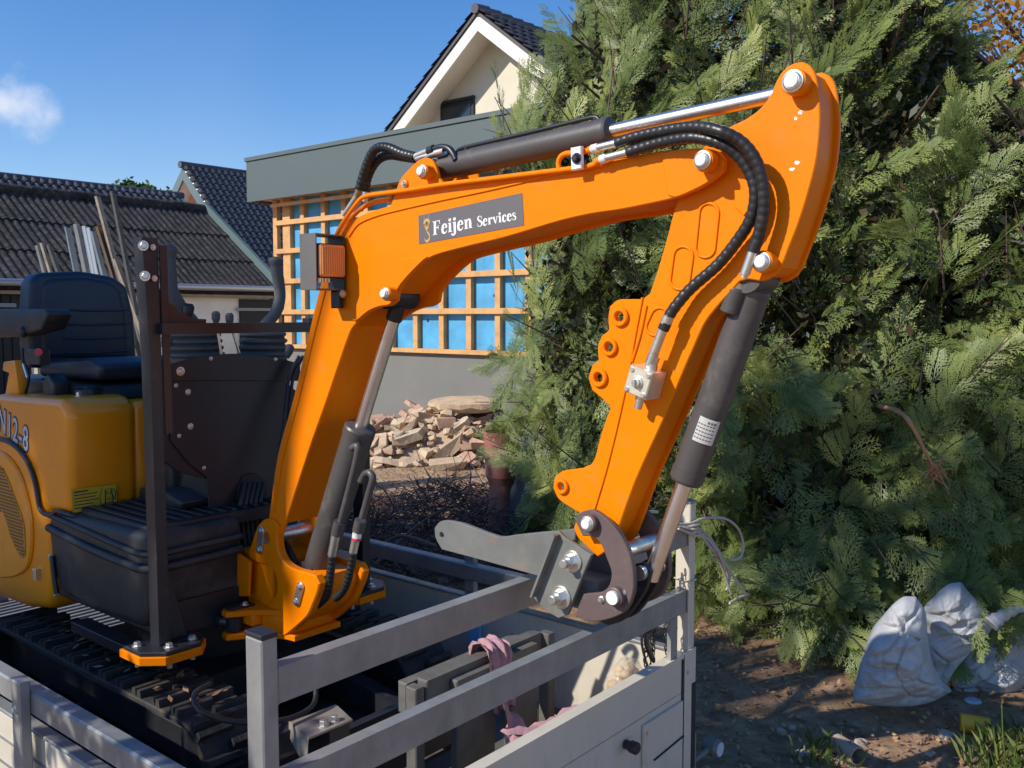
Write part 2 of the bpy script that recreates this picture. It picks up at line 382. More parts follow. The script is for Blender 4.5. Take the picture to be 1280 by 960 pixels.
# ================================================================== GROUND
def ground():
    bm = bmesh.new(); xs = [-400, -120, -40, -18] + [-12 + .35 * i for i in range(66)] + [16, 40, 120, 400]; ys = [-60, -15, -4] + [0 + .35 * i for i in range(44)] + [18, 24, 40, 100, 500]
    vs = [[bm.verts.new((x, y, (mnoise.noise(Vector((x * .6, y * .6, 0))) * .05 + mnoise.noise(Vector((x * 2.3, y * 2.3, 5))) * .018) if (-13 < x < 12 and -1 < y < 16) else 0)) for y in ys] for x in xs]
    for i in range(len(xs) - 1):
        for j in range(len(ys) - 1): bm.faces.new((vs[i][j], vs[i + 1][j], vs[i + 1][j + 1], vs[i][j + 1])).smooth = True
    me = bpy.data.meshes.new('ground'); bm.to_mesh(me); bm.free(); o = bpy.data.objects.new('ground', me); C.objects.link(o); o['kind'] = 'structure'
    m = bpy.data.materials.new('soil'); m.use_nodes = True; n = m.node_tree; b = n.nodes['Principled BSDF']; b.inputs['Roughness'].default_value = .95
    t = n.nodes.new('ShaderNodeTexCoord')
    def noise(sc, d=8, r=.65):
        z = n.nodes.new('ShaderNodeTexNoise'); z.inputs['Scale'].default_value = sc; z.inputs['Detail'].default_value = d; z.inputs['Roughness'].default_value = r; n.links.new(t.outputs['Object'], z.inputs['Vector']); return z.outputs['Fac']
    def ramp(f, els):
        r = n.nodes.new('ShaderNodeValToRGB'); cr = r.color_ramp; cr.elements[0].position, cr.elements[0].color = els[0][0], (*els[0][1], 1); cr.elements[1].position, cr.elements[1].color = els[-1][0], (*els[-1][1], 1)
        for p, c in els[1:-1]: e = cr.elements.new(p); e.color = (*c, 1)
        n.links.new(f, r.inputs[0]); return r.outputs[0]
    soil = ramp(noise(9), [(.3, (.17, .1, .06)), (.5, (.36, .22, .125)), (.62, (.48, .31, .19)), (.75, (.58, .43, .29))])
    sand = ramp(noise(3), [(.3, (.3, .19, .11)), (.55, (.46, .32, .2)), (.75, (.56, .43, .29))])
    # sandy spoil round the rubble heap
    d = n.nodes.new('ShaderNodeVectorMath'); d.operation = 'DISTANCE'; d.inputs[1].default_value = (-1.2, 10.3, 0); n.links.new(t.outputs['Object'], d.inputs[0])
    a = n.nodes.new('ShaderNodeMath'); a.operation = 'MULTIPLY_ADD'; a.inputs[1].default_value = 1.6; n.links.new(noise(1.1), a.inputs[0]); n.links.new(d.outputs['Value'], a.inputs[2])
    r = n.nodes.new('ShaderNodeMapRange'); r.inputs['From Min'].default_value = 4.3; r.inputs['From Max'].default_value = 3.1; n.links.new(a.outputs[0], r.inputs['Value'])
    x = n.nodes.new('ShaderNodeMixRGB'); n.links.new(r.outputs[0], x.inputs[0]); n.links.new(soil, x.inputs[1]); n.links.new(sand, x.inputs[2]); n.links.new(x.outputs[0], b.inputs['Base Color'])
    u = n.nodes.new('ShaderNodeBump'); u.inputs['Strength'].default_value = .9; u.inputs['Distance'].default_value = .03; n.links.new(noise(16, 10, .75), u.inputs['Height']); n.links.new(u.outputs[0], b.inputs['Normal'])
    me.materials.append(m)
ground()
def gz(x, y): return (mnoise.noise(Vector((x * .6, y * .6, 0))) * .05 + mnoise.noise(Vector((x * 2.3, y * 2.3, 5))) * .018)

# ================================================================== HOUSE EXTENSION
QW = 6.6; QF = 6.3
def extension():
    e = thing('house_extension', 'flat roofed house extension with grey fascia, blue membrane and timber battens above a grey plinth', 'building', (-7, QW, 0))
    s0 = pq(349, 300, QW)[0]; s1 = -1.0
    zt = pq(352, 430, QW)[1]; zf = pq(330, 250, QF)[1]; ztop = pq(310, 197, QF)[1]; sf = pq(308, 220, QF)[0]
    MB().box(s0 + .02, s1, QW + .02, QW + .3, -.2, zt - .06).build('plinth_wall', PLIN, e)
    MB().box(s0 + .05, s1, QW + .06, QW + .3, zt - .058, zf + .05).build('membrane', MEMB, e)
    MB().box(s0 + .0, s0 + .045, QW + .31, QW + 4, zt - .05, zf + .03).build('membrane', MEMB, e)
    MB().box(s0 + .02, s0 + .07, QW + .31, QW + 4, -.2, zt - .055).build('plinth_wall', PLIN, e)
    MB().box(sf, s1 + .3, QF, QF + .035, zf, ztop - .06, .002).build('fascia', FASC, e)
    MB().box(sf, sf + .035, QF + .037, QW + 4.2, zf, ztop - .06, .002).build('fascia', FASC, e)
    MB().box(sf - .02, s1 + .3, QF - .02, QF + .1, ztop - .057, ztop, .003).build('fascia_cap', FASC, e)
    MB().box(sf - .02, sf + .1, QF + .102, QW + 4.2, ztop - .057, ztop, .003).build('fascia_cap', FASC, e)
    MB().box(sf + .037, s1 + .3, QF + .037, QW + 4.2, zf + .04, zf + .08).build('soffit', BATTEN, e)
    MB().box(sf + .1, s1 + .3, QF + .103, QW + 4.2, ztop - .1, ztop - .06).build('flat_roof', DARKS, e)
    # horizontal battens
    zs = [pq(352, y, QW)[1] for y in (279, 314.5, 352, 390)]
    zs = [zs[0] + (zs[0] - zs[1])] + zs
    for z in zs:
        MB().box(s0 - .06, s1, QW - .045, QW - .012, z - .035, z + .035, .002).build('batten', BATTEN, e)
    MB().box(s0 - .06, s1, QW - .05, QW + .05, zt - .055, zt + .0, .002).build('sill_board', BATTEN, e)
    vx = [(344, 349, 0), (356, 365, 1)]
    a = pq(380, 400, QW)[0]; b = pq(406, 400, QW)[0]; r0 = pq(519.5, 400, QW)[0]; r1 = pq(552, 400, QW)[0]
    step = r1 - r0; ss = []
    s = r0
    while s < s1: ss.append(s); s += step
    s = r0 - step
    while s > b + .25: ss.append(s); s -= step
    ss += [a, b]
    for s in ss: MB().box(s - .042, s + .042, QW - .01, QW + .057, zt + .002, zf + .035, .002).build('batten', BATTEN, e)
    for x0, x1, k in vx:
        u0 = pq(x0, 400, QW)[0]; u1 = pq(x1, 400, QW)[0]
        MB().box(u0, u1, QW - .01, QW + .057, zt + .002, zf + .035, .002).build('post', BATTEN, e)
    # membrane fixing discs
    for i in range(60):
        s = random.uniform(s0 + .2, s1 - .1); z = random.uniform(zt + .05, zf)
        MB().cyl((s, QW + .056, z), (s, QW + .0598, z), .02, n=12).build('fixing_disc', STDK, e) if i < 26 else None
    MB().box(sf + .4, s1, QW - .18, QW - .13, zf - .09, zf - .05).build('batten', BATTEN, e)
extension()

# ================================================================== GABLE HOUSE
def tile_roof(e, ridge0, ridge1, down, rows, ncol, tw, th, m, indiv=0, wave=.03, lift=.03):
    """tiles laid between two ridge ends, running down along 'down' (unit vector): rows of tiles, each tile a bent shell"""
    R0, R1 = Vector(ridge0), Vector(ridge1); al = (R1 - R0).normalized(); dn = Vector(down).normalized(); nrm = al.cross(dn).normalized()
    if nrm.z < 0: nrm = -nrm
    prof = [(0, 0), (.2, wave * .9), (.42, wave), (.62, .15 * wave), (.82, 0), (1.04, .25 * wave)]
    vs0 = []; 
    for k, (a, h) in enumerate(prof): vs0.append((a, h))
    mesh = None; big = MB(); cnt = 0
    def tilev(i, j):
        o = R0 + al * (i * tw) + dn * (j * th); v = []
        for b, l in ((0, .0), (1.08, lift)):
            for a, h in vs0: v.append(o + al * (a * tw) + dn * (b * th) + nrm * (h + l))
        for a, h in vs0: v.append(o + al * (a * tw) + dn * (1.08 * th) + nrm * (h + lift - .022))
        n = len(vs0); f = []
        for r in range(2):
            for k in range(n - 1): f.append((r * n + k, r * n + k + 1, (r + 1) * n + k + 1, (r + 1) * n + k))
        return v, f
    first = None
    for j in range(rows):
        for i in range(ncol):
            v, f = tilev(i, j)
            if j * ncol + i < 10 ** 9 and indiv and i < indiv[0] and j < indiv[1]:
                if first is None:
                    b = MB(); b.add(v, f, True); first = b.build('tile', m, e, recalc=False)
                else:
                    t = first.copy(); C.objects.link(t); t.parent = e; t.location = al * (i * tw) + dn * (j * th) + Vector((0, 0, random.uniform(-.004, .004)))
            else: big.add(v, f, True)
    if big.v: stuff(big.build('tile_field', m, e, recalc=False))
def gable_house():
    q0 = 14.0; e = thing('gabled_house', 'cream gabled house with white barge boards and dark tiled roof behind the extension', 'building', (-9.5, q0, 0))
    ap = pq(597, 19, q0); Lb = pq(499, 157, q0); Rb = pq(667, 69, q0)
    sl = (ap[1] - Lb[1]) / (ap[0] - Lb[0]); sr = (ap[1] - Rb[1]) / (Rb[0] - ap[0]); sl = (sl + sr) / 2 if abs(sl - sr) < .3 else sl
    ap = (ap[0], ap[1]); dz = 4.2
    dl = dz / sl
    def side(sg, t): return (ap[0] + sg * t, ap[1] - sl * t)
    tb = .34
    for sg in (-1, 1):
        n = Vector((sl, 1)).normalized()
        MB().plate([ap, side(sg, dl), (side(sg, dl)[0] , side(sg, dl)[1] - tb), (ap[0], ap[1] - tb)], q0, q0 + .06, 'q', .003).build('barge_board', WBOARD, e)
        MB().plate([(ap[0], ap[1] - .14), (side(sg, dl)[0], side(sg, dl)[1] - .14), (side(sg, dl)[0], side(sg, dl)[1] - .19), (ap[0], ap[1] - .19)], q0 + .062, q0 + .75, 'q', 0).build('soffit', WBOARD, e)
    bot = ap[1] - dz
    MB().plate([(ap[0], ap[1] - .2), side(-1, dl - .3), (ap[0] - dl + .3, -.1), (ap[0] + dl - .3, -.1), side(1, dl - .3)], q0 + .75, q0 + 1.0, 'q', 0).build('wall', CREAM, e)
    for sg in (-1, 1): MB().box(ap[0] + sg * (dl - .55) - .1, ap[0] + sg * (dl - .55) + .1, q0 + 1.0, q0 + 9, -.1, ap[1] - sl * (dl - .3)).build('wall', CREAM, e)
    # window in the gable
    a = pq(552, 131, q0 + .75); b = pq(585, 150, q0 + .75)
    w = MB().box(a[0], a[0] + 1.1, q0 + .70, q0 + .76, a[1] - 1.2, a[1] - .02, .004).build('window', DARKW, e)
    MB().box(a[0] + .09, a[0] + 1.01, q0 + .685, q0 + .699, a[1] - 1.1, a[1] - .12).build('pane', GLASS, w)
    MB().box(a[0] - .03, a[0] + 1.13, q0 + .66, q0 + .72, a[1] - .018, a[1] + .05).build('sill', DARKW, w)
    # roof slabs and tiles
    for sg in (-1, 1):
        MB().plate([(ap[0], ap[1] + .02), (side(sg, dl)[0], side(sg, dl)[1] + .02), (side(sg, dl)[0], side(sg, dl)[1] + .1), (ap[0], ap[1] + .1)], q0 - .04, q0 + 9, 'q', 0).build('roof', TILED, e)
        dn = Vector((sg, 0, -sl)).normalized(); nn = Vector((sl * sg, 0, 1)).normalized()
        r0 = Vector((ap[0], q0 - .08, ap[1] + .12)) + nn * .02; r1 = r0 + Vector((0, 9, 0))
        tile_roof(e, r0, r1, dn, 15, 24, .3, .34, TILED, (9, 12) if sg > 0 else (1, 15), .035, .045)
    for i in range(22):
        MB().ring([(ap[0], q0 - .1 + i * .4, ap[1] + .13), (ap[0], q0 + .32 + i * .4, ap[1] + .16)], [.11, .12], 12).build('ridge_tile', TILED, e)
gable_house()

# ================================================================== BARN
def barn():
    sE = -18.2; sR = -21.2
    qv = ps(340, 360, sE)[0]; zE = ps(340, 357, sE)[1] ; qr, zR = ps(262, 263, sR); zR0 = ps(0, 236, sR)[1]; zR = (zR + zR0) / 2
    e = thing('old_barn', 'low barn with mossy dark corrugated roof, white wall and gutter', 'building', (sE, 0, 0))
    q0 = -16.0
    # corrugated sheets (each sheet a part)
    L = math.hypot(sE - sR + .25, zR - zE); dn = Vector((sE + .25 - sR, 0, zE - .12 - zR)).normalized(); nn = Vector((-dn.z, 0, dn.x)); N2 = 12
    W_ = 1.06; i = 0; q = qv - .02
    while q > q0:
        b = MB(); nu = 36; nv_ = 10; vs = []
        for r in range(3):
            pass
        for j in range(3):
            j0 = (0, .34, .67)[j] * L; j1 = min(L, (.36, .69, 1.0)[j] * L)
            vs = []; fs = []
            for a in range(5):
                t = j0 + (j1 - j0) * a / 4
                for k in range(nu + 1):
                    qq = q - W_ * 1.02 * k / nu
                    h = .017 * math.sin(2 * math.pi * (q - qq) / (W_ / 6)) + .014 * (2 - j) * 0 + .012 * (1 if a == 4 else 0) + mnoise.noise(Vector((qq * .8, t * .9, 3))) * .03 + (3 - j) * .0 + .016 * (t - j0) / (j1 - j0)
                    p = Vector((sR, qq, zR)) + dn * t + nn * h
                    vs.append(p)
            for a in range(4):
                for k in range(nu): fs.append((a * (nu + 1) + k, a * (nu + 1) + k + 1, (a + 1) * (nu + 1) + k + 1, (a + 1) * (nu + 1) + k))
            MB().add(vs, fs, True).build('roof_sheet', CORR, e, recalc=False)
        q -= W_
    MB().plate([(sR, zR - .06), (sE + .2, zE - .2), (sE + .2, zE - .26), (sR, zR - .14), (sR - 3, zE - .2), (sR - 3, zE - .1)], q0, qv, 'q', 0).build('roof_back', CORR, e)
    for k in range(30):
        MB().ring([(sR, qv - k * .9, zR + .0), (sR, qv - k * .9 - .95, zR + .02)], [.13, .14], 10).build('ridge_tile', CORR, e) if qv - k * .9 > q0 else None
    # verge board
    MB().beam(Vector((sR, qv + .04, zR + .06)), Vector((sE + .3, qv + .04, zE - .05)), .1, .26, (0, 0, 1)).build('verge_board', GREENB, e)
    # gutter
    MB().tube([(sE + .3, q0, zE - .1), (sE + .3, qv, zE - .1)], .075, 10, 1).build('gutter', mat('gutter_zinc', (.42, .45, .48), .35, .6), e)
    MB().box(sE + .04, sE + .2, q0, qv - .1, zE - .33, zE - .21).build('eave_board', mat('old_board', (.3, .23, .16), .8, var=.2), e)
    MB().box(sE - .2, sE, q0, qv - .1, -.1, zE - .2).build('wall', WWALL, e)
    MB().box(sE - 5.6, sE - .2, qv - .3, qv - .1, -.1, zE - .1).build('wall', WWALL, e)
    # shuttered opening on the right, boarded doors on the left
    a = ps(300, 374, sE + .05); b = ps(341, 415, sE + .05)
    w = MB().box(sE + .002, sE + .05, a[0], b[0] - .0, b[1] - 1.2, a[1]).build('shutter', DARKW, e)
    MB().box(sE + .052, sE + .08, a[0] - .1, b[0] + .1, ps(300, 387, sE)[1] - .03, ps(300, 387, sE)[1] + .04).build('shutter_bar', mat('bar_grey', (.25, .27, .28), .5), w)
    a = ps(-60, 366, sE + .05); b = ps(36, 366, sE + .05)
    d = MB().box(sE + .002, sE + .03, a[0], b[0], 0, a[1]).build('barn_door', DARKW, e)
    k = a[0]
    while k < b[0] - .15:
        MB().box(sE + .032, sE + .06, k + .01, k + .16, .02, a[1] - .02, .003).build('board', DARKW, d); k += .175
    MB().box(sE + .062, sE + .09, a[0] + .5, ps(18, 380, sE)[0], ps(9, 384, sE)[1], ps(9, 379, sE)[1]).build('crossbar', mat('bar_grey', (.25, .27, .28), .5), d)
barn()

def back_barn():
    sR = -26.0; a = ps(0, 219, sR); b = ps(207, 243, sR); z = (a[1] + b[1]) / 2
    e = thing('long_tiled_house', 'long dark glazed tile roof rising just behind the corrugated barn ridge', 'building', (sR, 0, 0))
    q1 = b[0] + .6; q0 = -15
    MB().plate([(sR, z - .05), (sR + 4, z - 3.2), (sR + 3.6, z - 3.3), (sR + 3.6, 0), (sR - 3.6, 0), (sR - 3.6, z - 3.3), (sR - 4, z - 3.2)], q0, q1, 'q', 0).build('wall', WWALL, e)
    for sg in (1,):
        dn = Vector((sg, 0, -.78)).normalized()
        tile_roof(e, (sR, q0, z), (sR, q1, z), dn, 9, int((q1 - q0) / .24), .24, .3, TILEG, 0, .1, .06)
    MB().tube([(sR, q0, z), (sR, q1, z)], .11, 10, 1).build('ridge', TILED, e)
back_barn()

def tiled_house():
    q0 = 15.3; ap = pq(228, 209, q0); l = pq(204, 251, q0); r = pq(261, 262, q0)
    e = thing('green_trimmed_house', 'house with glazed dark roof tiles, green barge boards and a pink brick gable', 'building', (ap[0], q0, 0))
    sl = (ap[1] - r[1]) / (r[0] - ap[0]); sl2 = (ap[1] - l[1]) / (ap[0] - l[0])
    dl = 5.2
    MB().plate([ap, (ap[0] + dl, ap[1] - dl * sl), (ap[0] + dl, ap[1] - dl * sl - .42), (ap[0], ap[1] - .42)], q0, q0 + .06, 'q', .003).build('barge_board', GREENB, e)
    MB().plate([ap, (ap[0] - dl, ap[1] - dl * sl), (ap[0] - dl, ap[1] - dl * sl - .42), (ap[0], ap[1] - .42)], q0, q0 + .06, 'q', .003).build('barge_board', GREENB, e)
    for sg in (-1, 1):
        MB().plate([(ap[0], ap[1] - .25), (ap[0] + sg * dl, ap[1] - dl * sl - .25), (ap[0] + sg * dl, ap[1] - dl * sl - .3), (ap[0], ap[1] - .3)], q0 + .06, q0 + .6, 'q', 0).build('soffit', WBOARD, e)
        MB().plate([(ap[0], ap[1] + .02), (ap[0] + sg * dl, ap[1] - dl * sl + .02), (ap[0] + sg * dl, ap[1] - dl * sl - .1), (ap[0], ap[1] - .1)], q0 + .0605, q0 + 12, 'q', 0).build('roof', TILED, e)
    MB().plate([(ap[0], ap[1] - .3), (ap[0] + dl - .3, ap[1] - (dl - .3) * sl - .3), (ap[0] + dl - .3, 0), (ap[0] - dl + .3, 0), (ap[0] - dl + .3, ap[1] - (dl - .3) * sl - .3)], q0 + .6, q0 + .9, 'q', 0).build('wall', BRICKP, e)
    dn = Vector((1, 0, -sl)).normalized()
    tile_roof(e, (ap[0], q0 - .03, ap[1] + .05), (ap[0], q0 + 9, ap[1] + .05), dn, 26, 38, .25, .3, TILEG, 0, .1, .06)
    MB().tube([(ap[0], q0 - .1, ap[1] + .08), (ap[0], q0 + 12, ap[1] + .08)], .12, 10, 1).build('ridge', TILED, e)
tiled_house()

# ================================================================== RUBBLE
def chunk(size, flat=1, n=0):
    """broken block: a box with cut corners and rough faces"""
    bm = bmesh.new(); bmesh.ops.create_cube(bm, size=1)
    for v in bm.verts: v.co = Vector((v.co.x * size[0] * random.uniform(.7, 1.1), v.co.y * size[1] * random.uniform(.7, 1.1), v.co.z * size[2] * random.uniform(.75, 1.1)))
    for _ in range(3):
        nrm = Vector((random.uniform(-1, 1), random.uniform(-1, 1), random.uniform(-.6, 1))).normalized()
        ext = max(v.co.dot(nrm) for v in bm.verts)
        r = bmesh.ops.bisect_plane(bm, geom=bm.verts[:] + bm.edges[:] + bm.faces[:], plane_co=nrm * ext * random.uniform(.62, .85), plane_no=nrm, clear_outer=True)
        ed = [g for g in r['geom_cut'] if isinstance(g, bmesh.types.BMEdge)]
        if ed:
            try: bmesh.ops.contextual_create(bm, geom=ed)
            except Exception: pass
    bmesh.ops.recalc_face_normals(bm, faces=bm.faces)
    return bm
def rubble():
    base = pz(560, 583, 0); e = thing('rubble_heap', 'heap of broken sandy concrete and brick rubble against the grey plinth', 'rubble', (base[0], base[1], 0))
    c0 = pz(470, 580, 0); c1 = pz(668, 580, 0)
    # mound of fines under the pieces
    b = MB(); vs = []; fs = []; nx, ny = 46, 22
    P0 = wpos((c0[0], c0[1], 0)); P1 = wpos((c1[0], c1[1], 0)); x0, x1 = P0.x - .7, P1.x + .4; y0 = P0.y - .25; y1 = P0.y + 1.5
    def hgt(x, y):
        u = (x - x0) / (x1 - x0); v = (y - y0) / (y1 - y0)
        h = .58 * min(1, max(0, math.sin(math.pi * min(1, max(0, u))) ** .45)) * (math.sin(math.pi * min(.62, max(0, v)) / 1.24) ** .9)
        return h * (.85 + .35 * mnoise.noise(Vector((x * 1.7, y * 1.7, 2)))) 
    for i in range(nx):
        for j in range(ny):
            x = x0 + (x1 - x0) * i / (nx - 1); y = y0 + (y1 - y0) * j / (ny - 1)
            vs.append(lpos(x, y, hgt(x, y) - .04 + .05 * mnoise.noise(Vector((x * 7, y * 7, 1)))))
    for i in range(nx - 1):
        for j in range(ny - 1): fs.append((i * ny + j, (i + 1) * ny + j, (i + 1) * ny + j + 1, i * ny + j + 1))
    b.add(vs, fs, True).build('rubble_fines', CONC, e, recalc=False)
    protos = []
    for k in range(20):
        kind = k % 3; sz = [(.3, .2, .1), (.21, .1, .065), (.2, .15, .09), (.42, .3, .075), (.12, .09, .06)][k % 5]
        bm = chunk(sz); me = bpy.data.meshes.new('piece'); bm.to_mesh(me); bm.free(); me.materials.append([CONC, BRK, MORT][kind]); protos.append((me, ['concrete_chunk', 'brick', 'mortar_chunk'][kind]))
    eb = Vector(e['_b'])
    for k in range(296):
        x = random.uniform(x0 + .1, x1 - .1); y = random.uniform(y0 - .05, y0 + 1.2); h = hgt(x, y)
        me, nm = protos[k % 20]; o = bpy.data.objects.new(nm, me); C.objects.link(o); o.parent = e
        sc = random.uniform(.35, 1.0) * (1.5 if random.random() < .1 else 1) if h > .1 else random.uniform(.3, .9); o.scale = (sc, sc, sc * random.uniform(.8, 1.1))
        o.rotation_euler = (random.uniform(-.6, .6), random.uniform(-.6, .6), random.uniform(0, 6.3)); l = lpos(x, y, h + .02) - eb; o.location = l
    # big slab on top
    cs = P3(583, 505, base[1] + .75); bm = chunk((.1, .1, .1)); bm.free()
    bm = bmesh.new(); n = 22; top = []; bot = []
    for i in range(n):
        a = 2 * math.pi * i / n; r = 1 + .16 * mnoise.noise(Vector((math.cos(a) * 2, math.sin(a) * 2, 4)))
        top.append((.46 * r * math.cos(a), .26 * r * math.sin(a), .05 + random.uniform(-.012, .012))); bot.append((.4 * r * math.cos(a), .22 * r * math.sin(a), -.06 + random.uniform(-.01, .01)))
    mid = [(t[0] * 1.03, t[1] * 1.03, .0 + random.uniform(-.02, .02)) for t in top]
    vs = top + mid + bot + [(0, 0, .085), (0, 0, -.07)]; fs = []
    for i in range(n):
        j = (i + 1) % n; fs += [(i, j, n + j, n + i), (n + i, n + j, 2 * n + j, 2 * n + i), (3 * n, j, i), (3 * n + 1, 2 * n + i, 2 * n + j)]
    R = Matrix.Rotation(-ANG, 3, 'Z') @ Matrix.Rotation(-.04, 3, 'Y') @ Matrix.Rotation(.16, 3, 'X')
    bm.free(); m = MB(); m.add([cs + R @ Vector(v) for v in vs], fs, False)
    tag(m.build('concrete_slab', CONC, base=tuple(cs)), 'broad flat broken slab of sandy concrete lying on top of the rubble heap', 'slab')
    # low spoil in front: slab and loose flat pieces
    for i, (px, py, sz, mm, lab) in enumerate([(566, 577, (.42, .26, .09), CONC, 'low flat concrete block at the front foot of the rubble heap'), (519, 556, (.38, .22, .1), MORT, 'pale tilted stone block on the left flank of the rubble heap')]):
        p = pz(px, py, .08 if i == 0 else .2); bm = chunk(sz); me = bpy.data.meshes.new('concrete_block'); bm.to_mesh(me); bm.free(); me.materials.append(mm)
        o = bpy.data.objects.new('concrete_block', me); C.objects.link(o); w = wpos((p[0], p[1] - .1, .06 if i == 0 else .3)); o.location = w; o.rotation_euler = (.1, -.1 - .2 * i, .2); tag(o, lab, 'block')
rubble()

def brush():
    # pile of dark cut twigs between trailer and spoil
    b = MB(); A = lpos(-1.5, 6.2); 
    for k in range(1500):
        x = random.uniform(-1.75, .15) ; y = random.uniform(5.6, 8.3); h = .4 * max(0, 1 - ((y - 7.0) / 1.6) ** 2) * (1 if x > -.8 else .55)
        z = random.uniform(0, max(.04, h)); a = random.uniform(0, 6.3); L = random.uniform(.08, .4); el = random.gauss(.15, .35)
        p = Vector((x, y, z + gz(x, y))); d = Vector((math.cos(a) * math.cos(el), math.sin(a) * math.cos(el), math.sin(el)))
        q = p + d * L * .5 + Vector((random.uniform(-.03, .03), random.uniform(-.03, .03), random.uniform(-.01, .04))); r = p + d * L
        b.ring([lpos(*p), lpos(*q), lpos(*r)], [.006, .005, .003], 3, False)
        if k % 2:
            d2 = (d + Vector((random.uniform(-1, 1), random.uniform(-1, 1), random.uniform(0, 1)))).normalized(); b.ring([lpos(*q), lpos(*(q + d2 * L * .4))], [.004, .002], 3, False)
    o = b.build('brushwood', TWIGB, base=tuple(A), recalc=False); tag(o, 'dark heap of cut twigs and brushwood behind the trailer', 'brushwood', kind='stuff')
    V = []; Fq = []; T = []
    for k in range(5200):
        x = RNG.uniform(-1.85, .3); y = RNG.uniform(5.5, 8.4); h = .42 * max(0, 1 - ((y - 7.0) / 1.6) ** 2) * (1 if x > -.8 else .55); z = RNG.uniform(0, max(.03, h)) + gz(x, y)
        a = RNG.uniform(0, 6.3); w = RNG.uniform(.01, .03); u = np.array([math.cos(a), math.sin(a), RNG.uniform(-.6, .6)]) * w; v = np.array([-math.sin(a), math.cos(a), RNG.uniform(-.5, .5)]) * w * .6; c = np.array([x, y, z]); n0 = len(V)
        V += [c - u, c - v, c + u, c + v]; Fq.append([n0, n0 + 1, n0 + 2, n0 + 3]); T += [RNG.uniform(0, 1)] * 4
    m = leafmat('dead_leaf', (.07, .035, .035), (.14, .07, .06), (.22, .12, .08), .1)
    o = npmesh('dead_leaves', np.array(V), np.array(Fq), np.array(T), m); tag(o, 'withered dark leaves on the brushwood heap', 'leaves', kind='stuff')
    # a few longer bare sticks
    for i, (a_, b_, c_) in enumerate([((470, 700), (520, 660), (560, 640)), ((455, 690), (500, 672), (545, 690)), ((560, 660), (590, 645), (606, 628))]):
        pts = [pz(*p, .3) for p in (a_, b_, c_)]; pts = [(p[0], p[1], .28 + .03 * j) for j, p in enumerate(pts)]
        tag(MB().tube(pts, .009, 6).build('stick', TWIG, base=pts[0]), ['bare stick on the brushwood nearest the digger ram', 'bare stick crossing the front of the brushwood heap', 'short bare stick beside the terracotta pipe'][i], 'stick')
brush()

# terracotta pipe with board leaning on it
def pipe():
    p = lpos(-.075, 6.5); b = MB(); o = []; 
    pr = [(0, .085), (.5, .088), (.535, .1), (.56, .112), (.6, .116), (.86, .128), (.885, .13)]
    b.prof((p.x, p.y, 0), (p.x, p.y, 1), pr, 28)
    b.f.pop(); b.sm.pop(); b.mi.pop()
    pr2 = [(.885, .13), (.884, .115), (.5, .09)]
    b.prof((p.x, p.y, 0), (p.x, p.y, 1), pr2, 28); 
    b.f.pop(-2) if False else None
    # remove the top cap disc of the inner wall so that the pipe is open
    idx = [i for i, f in enumerate(b.f) if len(f) == 28 and abs(sum(b.v[k][2] for k in f) / 28 - .885) < .004]
    for i in reversed(idx): b.f.pop(i); b.sm.pop(i); b.mi.pop(i)
    tag(b.build('clay_pipe', TERRA, base=(p.x, p.y, 0)), 'upright terracotta clay drain pipe with wider socket end by the hedge', 'pipe')
    a = lpos(.0, 6.38); c = lpos(.10, 6.42)
    tag(MB().beam((a.x, a.y, .02), (c.x + .0, c.y, .86), .17, .03, (0, 1, .2)).build('dark_board', mat('tarred_board', (.03, .04, .055), .6, var=.2), base=(a.x, a.y, 0)), 'dark blue black board leaning beside the terracotta pipe', 'board')
pipe()

